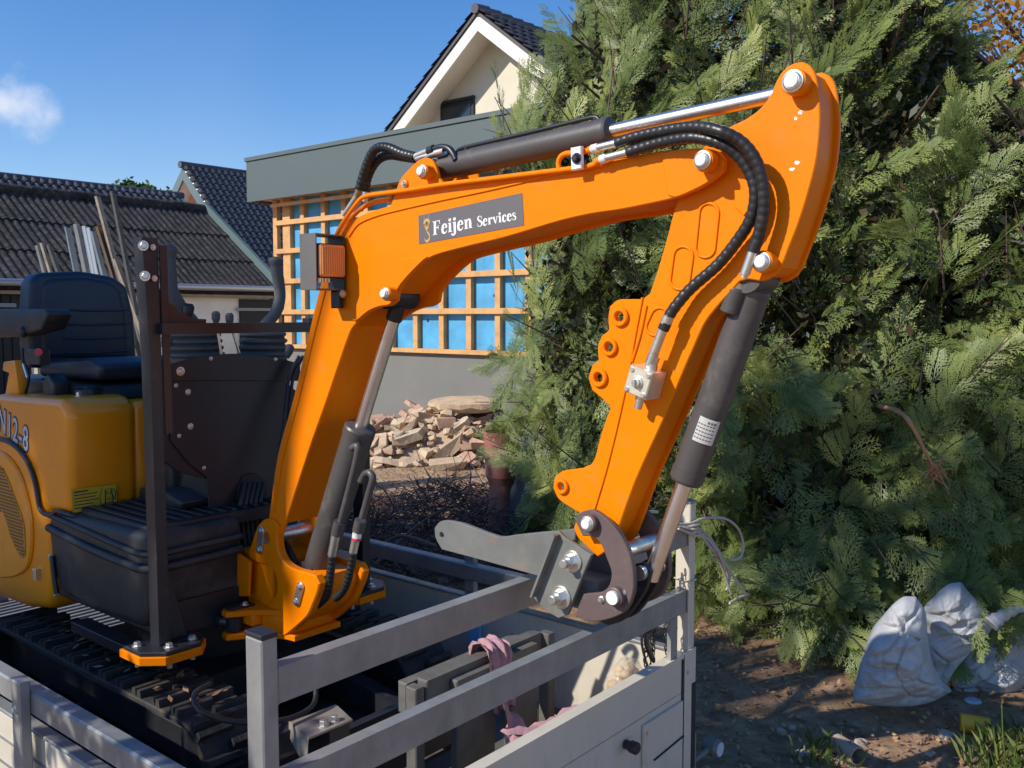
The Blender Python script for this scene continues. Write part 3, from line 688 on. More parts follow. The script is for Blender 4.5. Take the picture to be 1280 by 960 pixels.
# leaning timber and metal strips behind the digger seat
def leaners():
    D = 8.0
    def at(px, py): return lpos((px - 640) / F * D, D, CZ + (395 - py) / F * D)
    L = [((128, 248), (152, 350), .062, .02, PALEW, 'pale weathered plank, taller left one of the two long planks behind the seat', 'plank', 'timber_plank'),
         ((147, 243), (165, 350), .058, .02, GREYW, 'grey long plank standing highest just left of the guard post', 'plank', 'timber_plank'),
         ((129, 285), (146, 345), .09, .022, mat('brown_plank', (.17, .11, .065), .75, var=.2), 'short wide brown plank between the two long planks', 'plank', 'timber_plank'),
         ((147, 325), (163, 370), .06, .03, PALEW, 'short pale plank end leaning lowest beside the guard post', 'plank', 'timber_plank'),
         ((51, 308), (60, 345), .028, .02, ALU, 'thin grey strip, leftmost of the small leaning group', 'strip', 'metal_strip'),
         ((57, 305), (68, 345), .034, .02, PALEW, 'thin yellowish lath in the middle of the small leaning group', 'lath', 'timber_lath'),
         ((66, 308), (78, 345), .045, .02, GREYW, 'short grey plank, rightmost of the small leaning group', 'plank', 'timber_plank'),
         ((90, 286), (100, 345), .08, .012, mat('sheet_blue', (.3, .36, .42), .35, .6, var=.2, vs=6), 'wide bluish metal sheet left in the bundle of profiles', 'metal sheet', 'metal_sheet'),
         ((101, 282), (112, 345), .055, .03, ALU, 'pale metal profile tallest in the bundle of profiles', 'metal profile', 'metal_profile'),
         ((110, 284), (120, 345), .02, .03, mat('profile_bright', (.6, .63, .66), .3, .7), 'thin bright metal profile in the bundle', 'metal profile', 'metal_profile'),
         ((115, 286), (124, 345), .014, .03, mat('profile_bright', (.6, .63, .66), .3, .7), 'thinnest bright metal profile right in the bundle', 'metal profile', 'metal_profile'),
         ((121, 291), (133, 345), .06, .02, mat('sheet_blue', (.3, .36, .42), .35, .6), 'short grey metal sheet at the right of the bundle of profiles', 'metal sheet', 'metal_sheet')]
    for i, (t, b, w, th, m, lab, cat, nm) in enumerate(L):
        pt = at(*t); pb = at(*b); d = (pb - pt); k = (pt.z - .03) / (pt.z - pb.z); foot = pt + d * k
        off = Vector((-.45 - .02 * i, -.02 * i, 0))
        b_ = MB(); b_.beam(Vector((foot.x, foot.y, .0)), pt, w * 1.25, th, (.77, .64, 0)); tag(b_.build(nm, m, base=(foot.x, foot.y, 0)), lab, cat)
    r = at(105, 380); e = thing('timber_rack', 'rough timber rack holding up the leaning planks behind the seat', 'rack', (r.x, r.y, 0))
    a = at(20, 390); c = at(186, 390)
    MB().beam(Vector((a.x, a.y, 1.45)) + Vector((-.0, .15, 0)), Vector((c.x, c.y, 1.45)) + Vector((0, .15, 0)), .07, .05).build('rail', PALEW, e)
    for t in (.0, .5, 1): 
        p = a.lerp(c, t); MB().box(p.x - .035, p.x + .035, p.y + .16, p.y + .23, 0, 1.5).build('post', PALEW, e)
leaners()

# ================================================================== TRAILER
FZ = .30
def trailer():
    t = thing('trailer', 'flatbed trailer with cream drop sides and galvanised tube rails carrying the orange mini digger', 'trailer', (-1.5, 0, 0))
    SL = -3.35
    MB().box(SL, -.03, -.78, .78, FZ - .04, FZ).build('floor', FLOORM, t)
    for k in range(32):
        s = SL + .05 + k * .048
        MB().box(s, s + .014, -.7, .7, FZ + .0005, FZ + .008).build('floor_rib', ALU, t)
    for q in (-.5, .5): MB().box(SL, -.05, q - .04, q + .04, FZ - .16, FZ - .042).build('chassis_beam', ALU, t)
    for q in (-.88, .88):
        for s in (-1.35, -2.05):
            w = MB().prof((s, q - .08, .2), (s, q + .08, .2), [(0, .17), (.02, .2), (.14, .2), (.16, .17)], 28).build('wheel', RUBBER, t)
            MB().prof((s, q - .085, .2), (s, q + .085, .2), [(0, .09), (.03, .11), (.14, .11), (.17, .09)], 20).build('rim', ALU, w)
    for s in (-1.35, -2.05): MB().cyl((s, -.85, .2), (s, .85, .2), .03).build('axle', DARKS, t)
    zb = .615
    # side boards, near and far, each with a capping lip
    for sg in (-1, 1):
        q = .8 * sg; qi = q - .025 * sg
        b = MB().box(SL, -.055, min(q, qi), max(q, qi), FZ - .06, zb, .003).build('side_board', BOARDM, t)
        MB().box(SL, -.055, min(q + .004 * sg, qi - .008 * sg), max(q + .004 * sg, qi - .008 * sg), zb + .0005, zb + .012, .003).build('cap', ALU, b)
        for z in (.47, .54): MB().box(SL + .05, -.1, min(q, q + .003 * sg), max(q, q + .003 * sg), z, z + .006).build('groove', ALU, b)
    # side rails with stub posts
    zr = .745
    for sg in (-1, 1):
        q = .8 * sg; q0, q1 = q - .022, q + .022
        MB().box(SL, -.055, q0, q1, zr - .062, zr, .005).build('rail', ALU, t)
    for s in (-1.02, -2.1, -3.2): MB().box(s - .025, s + .025, -.85, -.8225, FZ - .05, .775, .003).build('rail_post', ALU, t)
    for s in (-.99, -2.1, -3.2): MB().box(s - .025, s + .025, .8225, .85, FZ - .05, .775, .003).build('rail_post', ALU, t)
    # tail gate corner posts
    for q in (-.8, .8):
        q0, q1 = (q - .018, q + .018)
        p = MB().box(-.052, 0.0, q0, q1, .2, 1.105, .003).build('corner_post', BOARDM if q > 0 else ALU, t)
        MB().box(-.053, .001, q0 - .001, q1 + .001, 1.1055, 1.115, .002).build('post_cap', BLACKP if q < 0 else ALU, p)
    # tail gate rails
    MB().box(-.042, -.008, -.7815, .7815, .972, 1.042, .006).build('gate_rail', ALU, t)
    MB().box(-.042, -.008, -.7815, .7815, .756, .829, .006).build('gate_rail', ALU, t)
    # weld beads and bolts where the rails meet the posts
    for z0, z1 in ((.972, 1.042), (.756, .829)):
        for q in (-.7817, .7817):
            MB().tube([(-.0065, q, z0), (-.0065, q, z1)], .004, 6, 4).build('weld_bead', STEELB, t)
            MB().tube([(-.044, q, z1 + .001), (-.007, q, z1 + .001)], .0035, 6, 4).build('weld_bead', STEELB, t)
    for s in (-.3, -.7, -1.4, -1.8, -2.5):
        MB().bolt((s, -.8045, .4), NQ, .008).build('bolt', ZINC, t); MB().bolt((s, -.8045, .57), NQ, .006).build('bolt', ZINC, t)
    for s in (-1.02, -2.1, -3.2): MB().bolt((s, -.8502, .7), NQ, .007).build('bolt', ZINC, t)
    # tail board below with seams, latch plate, slots
    g = MB().box(-.03, -.004, -.775, .775, .2, zb, .003).build('tail_board', BOARDM, t)
    MB().box(-.036, .001, -.775, .775, zb + .0005, zb + .012, .003).build('cap', BOARDM, g)
    q = ps(853, 900, 0)[0]
    MB().box(.0012, .006, q + .004, .822, .2, zb + .02, .002).build('hinge_plate', BOARDM, g)
    MB().box(-.0042, .0005, q - .003, q + .001, .2, zb - .004).build('seam', DARKS, g)
    z = ps(850, 868, 0)[1]; MB().box(-.0038, -.0032, -.77, q - .004, z - .002, z).build('seam', STEELB, g)
    a = ps(864, 853, 0); b = ps(866, 958, 0); MB().box(.0062, .0072, a[0] - .008, a[0] + .018, b[1], a[1]).build('slot', DARKS, g)
    a = ps(803, 915, 0); MB().box(-.0036, .006, a[0], q - .006, .22, a[1] + .02, .002).build('latch_plate', BOARDM, g)
    a = ps(812, 952, 0); b = ps(853, 921, 0); MB().beam((.0065, a[0] + .01, (a[1] + b[1]) / 2), (.0065, b[0] - .008, (a[1] + b[1]) / 2 + .012), .002, .012, (1, 0, 0)).build('slot', DARKS, g)
    a = ps(806, 908, 0); MB().cyl((.006, a[0], a[1] - .02), (.009, a[0], a[1] - .02), .006).build('rivet', ZINC, g)
    a = ps(857, 840, 0); MB().cyl((.006, a[0], a[1]), (.009, a[0], a[1]), .006).build('rivet', ZINC, g)
    a = ps(790, 933, 0.02); MB().prof((-.003, a[0], a[1]), (.045, a[0] - .004, a[1]), [(0, .014), (.02, .014), (.022, .018), (.042, .018), (.045, .015)], 18).build('latch_knob', BLACKP, g)
    for q in (-.7, .7):
        MB().box(-.02, -.006, q - .02, q + .02, zb + .0125, .7555).build('gate_bracket', ALU, t)
    # round marker lamp sticking out at the far corner
    a = ps(886, 936, -.02); b = MB(); b.cyl((-.02, .84, a[1]), (-.02, a[0] - .01, a[1]), .01); b.prof((-.045, a[0] + .02, a[1]), (.01, a[0] + .02, a[1]), [(0, .026), (.01, .032), (.045, .032), (.055, .026)], 20)
    m = b.build('marker_lamp', HITCH, t)
    MB().cyl((.0105, a[0] + .02, a[1]), (.014, a[0] + .02, a[1]), .024).build('lens', STLG, m)
    MB().box(-.2, .0, .8225, .842, .2, .34).build('corner_bracket', ALU, t)
    MB().beam((SL, 0, .33), (SL - 1.1, 0, .33), .08, .08).build('drawbar', ALU, t)
trailer()

# --- loose things on the trailer
def cargo():
    # grey plank on edge with uprights, wrapped with pink cloth
    S = -.30
    a = S3(532, 848, S); b = S3(690, 790, S - .0)
    a = Vector((-.34, ps(532, 850, -.34)[0], 0)); b = Vector((-.34, ps(676, 797, -.34)[0], 0)); zt = ps(600, 822, -.34)[1]
    e = thing('plank_stand', 'pair of dusty grey boards set on edge against two broad uprights inside the tail gate', 'boards', (-.36, (a.y + b.y) / 2, FZ))
    MB().box(-.375, -.335, a.y, b.y, zt - .09, zt, .004).build('edge_board', GREYW, e)
    MB().box(-.42, -.385, a.y - .03, b.y - .04, zt - .1, zt - .012, .004).build('edge_board', GREYW, e)
    q = ps(570, 900, -.31)[0]; q2 = ps(618, 900, -.31)[0]
    MB().box(-.333, -.305, q, q2, FZ + .002, zt - .02, .004).build('upright_board', GREYW, e)
    q = ps(636, 880, -.31)[0]; q2 = ps(671, 880, -.31)[0]
    MB().box(-.333, -.305, q, q2, FZ + .002, zt - .012, .004).build('upright_board', GREYW, e)
    p = S3(683, 790, -.33); tag(MB().box(p.x - .02, p.x + .02, p.y - .015, p.y + .02, FZ, p.z, .003).build('stake', GREYW, base=(p.x, p.y, FZ)), 'short grey stake standing right of the boards with the pink cloth', 'stake')
    p = S3(518, 858, -.36); tag(MB().box(p.x - .02, p.x + .02, p.y - .015, p.y + .02, FZ, p.z, .003).build('stake', GREYW, base=(p.x, p.y, FZ)), 'short grey stake standing left of the boards with the pink cloth', 'stake')
    # pink cloth over the board
    c = S3(611, 816, -.35); b_ = MB(); vs = []; fs = []; nu, nv = 16, 26
    for i in range(nu):
        u = i / (nu - 1) - .5
        for j in range(nv):
            v = j / (nv - 1); ang = v * 2.0
            # hangs over the top edge and down both sides
            L = (v - .35) * .34
            if abs(L) < .05: s = L * .9; z = .018 + .012 * math.cos(L / .05 * 1.5)
            else: s = math.copysign(.048 + .01 * math.sin(u * 20 + v * 7), L); z = -(abs(L) - .05)
            s += .008 * math.sin(u * 26 + v * 5); z += .008 * math.sin(u * 17 + v * 9)
            vs.append((c.x + s, c.y + u * .1 + .01 * math.sin(v * 8), zt + z + .003))
    for i in range(nu - 1):
        for j in range(nv - 1): fs.append((i * nv + j, (i + 1) * nv + j, (i + 1) * nv + j + 1, i * nv + j + 1))
    b_.add(vs, fs, True); tag(b_.build('pink_cloth', PINK, base=(c.x, c.y, zt)), 'faded pink cloth draped over the edge of the grey boards', 'cloth')
    # second pink cloth lying as a strap on the floor beside tail board
    def ribbon(pts, w, lab, nm='pink_strap'):
        p = catmull(pts, 8); vs = []; fs = []; n = len(p)
        for i, q in enumerate(p):
            d = (p[min(i + 1, n - 1)] - p[max(i - 1, 0)]).normalized(); sd = Vector((0, 0, 1)).cross(d).normalized()
            for k in range(5):
                f = k / 4 - .5; vs.append(q + sd * f * w + Vector((0, 0, .012 * math.sin(i * .9 + k * 1.7) + .02 * (1 - 4 * f * f))))
        for i in range(n - 1):
            for k in range(4): fs.append((i * 5 + k, i * 5 + k + 1, (i + 1) * 5 + k + 1, (i + 1) * 5 + k))
        m = MB(); m.add(vs, fs, True); tag(m.build(nm, PINK, base=pts[0]), lab, 'cloth')
    q = [ps(650, 915, -.14), ps(690, 905, -.13), ps(725, 888, -.12), ps(738, 880, -.12)]
    ribbon([(-.16, q[0][0], q[0][1] - .03), (-.14, q[1][0], q[1][1] - .03), (-.12, q[2][0], q[2][1] - .02), (-.11, q[3][0], q[3][1] - .03)], .12, 'pink cloth strip bunched along the inside of the tail board')
    ribbon([(-.28, ps(622, 870, -.28)[0], .6), (-.25, ps(640, 905, -.25)[0], .52), (-.2, ps(655, 930, -.2)[0], .46)], .09, 'dull pink cloth tail hanging down in front of the grey boards')
    # blue plate on the far side board, brown edge on the floor
    a = pq(589, 790, .74); tag(MB().box(a[0] - .03, a[0] + .03, .755, .772, a[1] - .12, a[1] + .05, .003).build('blue_plate', BLUEP, base=(a[0], .76, a[1])), 'small bright blue plate against the inside of the far side board', 'plate')
    a = pz(700, 882, FZ + .05); tag(MB().box(-.62, -.1, .60, .64, FZ + .001, FZ + .05, .004).build('timber_batten', BATTEN, base=(-.3, .62, FZ)), 'brown timber batten on the trailer floor by the far side board', 'batten')
    tag(MB().box(-.16, -.1, -.72, -.02, FZ + .001, FZ + .06, .004).build('timber_beam', PALEW, base=(-.13, -.4, FZ)), 'pale dusty timber beam on the floor behind the tail board', 'beam')
    # plastic bag of onions
    c = S3(784, 845, -.1); c.z = .56; e = thing('clear_bag', 'clear plastic bag bulging with pale tan wrappings in the far corner of the trailer', 'bag', (c.x, c.y, c.z - .1))
    m = MB(); n = 20; vs = []; fs = []; mm = 14
    for i in range(mm + 1):
        th = math.pi * i / mm
        for k in range(n):
            ph = 2 * math.pi * k / n; r = .075 * (1 + .2 * mnoise.noise(Vector((math.cos(ph) * 2, math.sin(ph) * 2, i * .5)))); vs.append((c.x + .7 * r * math.sin(th) * math.cos(ph), c.y + r * math.sin(th) * math.sin(ph), c.z + 1.05 * r * math.cos(th)))
    for i in range(mm):
        for k in range(n): fs.append((i * n + k, i * n + (k + 1) % n, (i + 1) * n + (k + 1) % n, (i + 1) * n + k))
    m.add(vs, fs, True).build('film', PBAG, e)
    m = MB()
    for k in range(26):
        p = c + Vector((random.uniform(-.03, .03), random.uniform(-.05, .05), random.uniform(-.06, .05))); m.sphere(p, random.uniform(.012, .024), 8, 6, (1, random.uniform(.6, 1.3), random.uniform(.5, 1)))
    m.build('contents', mat('tan_contents', (.55, .38, .2), .6, var=.3, vs=30), e)
    MB().box(c.x - .05, c.x + .05, c.y - .06, c.y + .06, FZ + .001, c.z - .065, .004).build('padding', PALEW, e)
    # dusty steel bracket with two bolts (left of the post gap)
    c = S3(404, 893, -.30); e = thing('steel_bracket', 'dusty folded steel bracket with two bright bolts in front of the digger tracks', 'bracket', (c.x, c.y, c.z - .05))
    A = [S3(361, 903, -.27), S3(421, 878, -.38), S3(442, 898, -.3), S3(392, 925, -.2)]
    zt = sum(p.z for p in A) / 4
    a0 = pz(363, 902, zt); a1 = pz(420, 880, zt); a2 = pz(441, 899, zt); a3 = pz(386, 922, zt)
    MB().plate([a0, a1, a2, a3], zt - .006, zt, 'z', .001).build('top_plate', STEELB, e)
    MB().add([(a0[0], a0[1], zt), (a3[0], a3[1], zt), (a3[0] + .005, a3[1] - .012, zt - .065), (a0[0] + .003, a0[1] - .004, zt - .035), (a0[0] - .006, a0[1], zt), (a3[0] - .006, a3[1], zt), (a3[0] - .001, a3[1] - .012, zt - .065), (a0[0] - .003, a0[1] - .004, zt - .035)], [(0, 1, 2, 3), (7, 6, 5, 4), (0, 3, 7, 4), (1, 5, 6, 2), (3, 2, 6, 7)]).build('side_plate', STEELB, e)
    for px, py in ((404, 907), (418, 901)):
        p = pz(px, py, zt); MB().bolt((p[0], p[1], zt), UP, .0095, .012).build('bolt', ZINC, e)
    MB().beam((c.x - .08, c.y - .1, zt - .05), (c.x - .02, c.y + .02, zt - .03), .05, .05).build('arm', BLACKP, e)
    MB().box(c.x - .02, c.x + .06, c.y - .03, c.y + .03, FZ + .001, zt - .0065).build('stem', BLACKP, e)
    MB().box(c.x + .0, c.x + .09, c.y + .02, c.y + .06, zt - .12, zt - .09).build('lug', STEELB, e)
    # black hose loop on the floor
    pts = [S3(262, 855, -.45), S3(243, 868, -.42), S3(250, 888, -.38), S3(280, 900, -.36), S3(318, 903, -.34), S3(362, 898, -.33), S3(392, 880, -.34), S3(394, 850, -.38)]
    tag(MB().tube(pts, .0065, 8).build('hose_loop', RUBBER, base=pts[3]), 'loop of black hose lying in front of the near digger track', 'hose')
    # rope bundle at the far corner post
    rp = thing('rope_bundle', 'frayed grey rope tied round the far corner post with loose loops hanging into the hedge', 'rope', (-.03, .82, 1.0))
    def rope(pts, r=.0042, s=-.03):
        v = []
        for i, p in enumerate(pts):
            v.append(S3(p[0], p[1], s + (p[2] if len(p) > 2 else 0)))
        MB().spiral(v, r, 7, .012, .25, .004).build('strand', ROPE, rp)
    rope([(822, 640, .05), (800, 640, .1), (797, 648, .1), (806, 660, .08)])
    rope([(838, 648, .03), (848, 655, .05), (862, 655, .05), (880, 648, .05), (905, 648, .05), (922, 660, .05), (929, 680, .05), (925, 697, .05), (912, 700, .04)])
    rope([(842, 650), (856, 657, .02), (870, 660, .03), (884, 677, .03), (896, 695, .03), (905, 715, .03), (914, 742, .03)])
    rope([(840, 654), (858, 660, .03), (873, 666, .04), (888, 685, .04), (902, 700, .04), (918, 722, .04), (930, 740, .04), (935, 743, .04)])
    rope([(850, 652, -.02), (870, 658, 0), (890, 676, .0), (903, 698, .0), (912, 722, 0), (908, 738, 0)])
    rope([(848, 661, .03), (866, 668, .04), (882, 672, .04), (897, 690, .05), (906, 712, .05)])
    rope([(935, 743, .04), (922, 748, .04), (912, 754, .04)])
    for k in range(3): 
        z = 1.035 - k * .011; b = MB(); ps_ = [(-.058, .776, z), (.006, .776, z + .004), (.006, .824, z), (-.058, .824, z - .004), (-.058, .776, z - .002)]
        b.tube(ps_, .0045, 6, 4).build('strand', ROPE, rp)
    MB().tube([(-.054, .78, .86), (.002, .78, .858), (.002, .82, .858), (-.054, .82, .86)], .003, 5, 3).build('strand', ROPE, rp)
    # chain hanging inside the tail gate
    ch = thing('hanging_chain', 'dark chain and tangled wires hanging through the tail gate rails near the far post', 'chain', (-.06, .6, .8))
    def link(p, a, k):
        b = MB(); pts = []
        for i in range(9):
            t = 2 * math.pi * i / 8; u = .006 * math.cos(t); v = .011 * math.sin(t)
            pts.append(p + (Vector((u, 0, v)) if k else Vector((0, u, v))))
        return b.ring(pts, [.0022] * 9, 5, False)
    proto = None
    for (x0, y0, x1, y1, n) in ((813, 690, 806, 842, 26), (821, 690, 813, 840, 24), (826, 700, 834, 815, 18), (817, 745, 816, 838, 14)):
        a = S3(x0, y0, -.06); c = S3(x1, y1, -.07)
        for i in range(n):
            p = a.lerp(c, i / (n - 1)) + Vector((random.uniform(-.004, .004), random.uniform(-.004, .004), 0))
            link(p, 0, i % 2).build('link', CHAIN, ch)
    MB().tube([S3(800, 700, -.06), S3(812, 760, -.065), S3(802, 800, -.07), S3(811, 838, -.07)], .004, 6).build('wire', RUBBER, ch)
    MB().tube([S3(819, 780, -.06), S3(808, 800, -.065), S3(816, 825, -.07)], .009, 6).build('wire', CHAIN, ch)
cargo()

# ================================================================== LETTERING
def stroke(mb, pts, ws, M, n=4):
    """a flat pen stroke of varying width; pts in text space, M maps (x, y) to the site"""
    p = catmull([(x, y, 0) for x, y in pts], n) if len(pts) > 2 else [Vector((x, y, 0)) for x, y in pts]
    m = len(p); L = []; R = []
    for i in range(m):
        d = (p[min(i + 1, m - 1)] - p[max(i - 1, 0)]).normalized(); nn = Vector((-d.y, d.x, 0)); t = i / (m - 1) * (len(ws) - 1); k = min(int(t), len(ws) - 2) if len(ws) > 1 else 0
        w = ws[k] + (ws[k + 1] - ws[k]) * (t - k) if len(ws) > 1 else ws[0]
        L.append(p[i] + nn * w / 2); R.append(p[i] - nn * w / 2)
    vs = [M(q.x, q.y) for q in L] + [M(q.x, q.y) for q in R]
    mb.add(vs, [(i, i + 1, m + i + 1, m + i) for i in range(m - 1)])
def rect(mb, x0, y0, x1, y1, M): mb.add([M(x0, y0), M(x1, y0), M(x1, y1), M(x0, y1)], [(0, 1, 2, 3)])
def dot(mb, x, y, r, M): mb.add([M(x + r * math.cos(k * math.pi / 6), y + r * math.sin(k * math.pi / 6)) for k in range(12)], [tuple(range(12))])
X = .66   # x-height, cap = 1
def serif(mb, ch, x, M):
    """bold serif letters drawn as pen strokes; returns advance"""
    T = .2; h = .055
    R = lambda a, b, c, d: rect(mb, x + a, b, x + c, d, M)
    S = lambda pts, *w: stroke(mb, [(x + a, b) for a, b in pts], list(w), M)
    if ch == 'F':
        R(.1, 0, .3, 1); R(0, 0, .4, h); R(0, 1 - h, .66, 1); R(.3, .47, .5, .47 + h * 1.3); R(.47, .36, .52, .66); S([(.63, 1), (.6, .86), (.66, .72)], .1, .06, .03); return .74
    if ch == 'e':
        S([(.5, .2), (.4, .06), (.26, .01), (.12, .1), (.1, .32), (.16, .56), (.28, .655), (.4, .58), (.46, .38)], .03, .07, .13, .19, .2, .17, .08, .13, .16); R(.12, .35, .5, .41); return .56
    if ch == 'i' or ch == 'j':
        if ch == 'i': R(.07, 0, .07 + T, X); R(0, 0, .34, h); R(0, X - h, .1, X); dot(mb, x + .17, .86, .12, M); return .38
        S([(.17, X), (.17, .2), (.17, -.12), (.06, -.26), (-.08, -.22)], T, T, T * .95, .1, .07); dot(mb, x - .08, -.17, .07, M); R(.0, X - h, .1, X); dot(mb, x + .17, .86, .12, M); return .36
    if ch in 'nr':
        R(.07, 0, .07 + T, X); R(0, 0, .34, h); R(0, X - h, .1, X)
        if ch == 'n': S([(.24, .48), (.36, .63), (.48, .6), (.51, .42), (.51, 0)], .05, .1, .15, T, T); R(.4, 0, .68, h); return .72
        S([(.24, .46), (.34, .62), (.44, .62)], .05, .1, .12); dot(mb, x + .44, .56, .09, M); return .52
    if ch == 'S':
        S([(.5, .78), (.42, .95), (.28, 1.0), (.12, .9), (.12, .7), (.3, .53), (.48, .38), (.5, .15), (.32, 0), (.14, .04), (.04, .22)], .04, .05, .08, .13, .17, .2, .19, .14, .08, .05, .04)
        R(.48, .68, .52, .98); R(.03, .02, .07, .33); return .6
    if ch == 'v':
        S([(.1, X), (.3, 0)], T, .12); S([(.5, X), (.31, 0)], .07, .06); R(0, X - h, .26, X); R(.4, X - h, .62, X); return .6
    if ch == 'c':
        S([(.45, .2), (.36, .06), (.25, .01), (.12, .1), (.1, .32), (.16, .56), (.28, .655), (.38, .62)], .03, .07, .13, .19, .2, .17, .08, .07); dot(mb, x + .39, .53, .085, M); return .5
    if ch == 's':
        S([(.34, .5), (.28, .62), (.2, .655), (.09, .6), (.1, .45), (.24, .34), (.34, .22), (.32, .06), (.2, 0), (.1, .02), (.03, .14)], .04, .05, .07, .11, .13, .14, .13, .11, .07, .05, .04)
        R(.32, .44, .355, .65); R(.02, .01, .055, .21); return .44
    return .3
def text_mesh(body, size, parent, name, m, M3, italic=0, off=0.0, ex=0, w=1):
    cu = bpy.data.curves.new('t', 'FONT'); cu.body = body; cu.size = size; cu.offset = off; cu.extrude = ex; cu.shear = italic; cu.space_character = w
    o = bpy.data.objects.new('t', cu); C.objects.link(o); dg = bpy.context.evaluated_depsgraph_get(); me = bpy.data.meshes.new_from_object(o.evaluated_get(dg)); bpy.data.objects.remove(o)
    b = MB(); b.add([M3(v.co.x, v.co.y, v.co.z) for v in me.vertices], [tuple(p.vertices) for p in me.polygons]); bpy.data.meshes.remove(me)
    return b.build(name, m, parent, recalc=False)

# ================================================================== MINI DIGGER
EX = thing('mini_digger', 'orange mini digger with black guard frame and raised boom standing on the trailer', 'digger', (-1.6, 0, FZ))
def tracks():
    for sg in (-1, 1):
        qa, qb = .28 * sg, .48 * sg; q0, q1 = min(qa, qb), max(qa, qb)
        zc = FZ + .155; r = .13; s1 = -.89; s0 = -2.1
        # belt profile
        out = []; n = 14
        for k in range(n + 1): a = math.pi / 2 - math.pi * k / n; out.append((s1 + r * math.cos(a), zc + r * math.sin(a)))
        for k in range(n + 1): a = -math.pi / 2 - math.pi * k / n; out.append((s0 + r * math.cos(a), zc + r * math.sin(a)))
        ins = [(s1 + (a - s1) * .86 if a > s1 else (s0 + (a - s0) * .86 if a < s0 else a), zc + (b - zc) * .86) for a, b in out]
        tr = MB().plate(out, q0, q1, 'q', .004, [ins]).build('track', TRACKR, EX)
        # lugs
        per = []; tot = 0
        N = len(out)
        pts = [Vector((a, 0, b)) for a, b in out]
        seg = [(pts[i], pts[(i + 1) % N]) for i in range(N)]; Ls = [(b - a).length for a, b in seg]; T = sum(Ls); cnt = int(T / .052)
        for k in range(cnt):
            d = k * T / cnt; i = 0
            while d > Ls[i]: d -= Ls[i]; i += 1
            a, b = seg[i]; p = a.lerp(b, d / Ls[i]); t = (b - a).normalized(); nn = Vector((t.z, 0, -t.x))
            if nn.dot(p - Vector(((s0 + s1) / 2 if s0 < p.x < s1 else (s1 if p.x >= s1 else s0), 0, zc))) < 0: nn = -nn
            m = MB(); h = .022; w = .026
            for (qq0, qq1, sh) in (((q0 + .004), (q0 + .112), .012), ((q0 + .088), (q1 - .004), -.012)):
                sh2 = sh * (1 if k % 2 else -1) + (.026 if qq0 > q0 + .05 else 0)
                vs = []
                for qz, dd in ((qq0, sh2), (qq1, 0 if True else 0)):
                    for u, v in ((-w / 2, -.004), (w / 2, -.004), (w * .32, h), (-w * .32, h)): 
                        x = p + t * (u + sh2) + nn * v; vs.append((x.x, qz, x.z))
                m.add(vs, [(0, 3, 2, 1), (4, 5, 6, 7), (0, 1, 5, 4), (1, 2, 6, 5), (2, 3, 7, 6), (3, 0, 4, 7)])
            m.build('track_lug', TRACKR, tr)
        q = (q0 + q1) / 2
        MB().prof((s1, q - .05, zc), (s1, q + .05, zc), [(0, .05), (.01, .105), (.09, .105), (.1, .05)], 26).build('idler', BLACKP, tr)
        MB().prof((s0, q - .04, zc), (s0, q + .04, zc), [(0, .05), (.01, .1), (.07, .1), (.08, .05)], 26).build('sprocket', BLACKP, tr)
        for s in (-1.25, -1.6, -1.85): MB().cyl((s, q - .06, FZ + .07), (s, q + .06, FZ + .07), .045).build('roller', BLACKP, tr)
        MB().box(s0 + .05, s1 - .05, q - .035, q + .035, zc - .05, zc + .06, .006).build('track_frame', BLACKP, tr)
    MB().box(-1.85, -1.15, -.28, .28, FZ + .1, FZ + .26, .01).build('undercarriage', DARKS, EX)
    MB().cyl((-1.5, 0, FZ + .255), (-1.5, 0, .738), .24, n=30).build('slew_ring', DARKS, EX)
    # dozer blade at the front, black, low
    MB().plate([(-.62, FZ + .02), (-.59, FZ + .02), (-.63, FZ + .11), (-.62, FZ + .2), (-.65, FZ + .2), (-.66, FZ + .11)], -.46, .46, 'q', .002).build('blade', BLACKP, EX)
    for q in (-.2, .2): MB().beam((-1.15, q, FZ + .18), (-.64, q, FZ + .12), .06, .06).build('blade_arm', BLACKP, EX)
tracks()

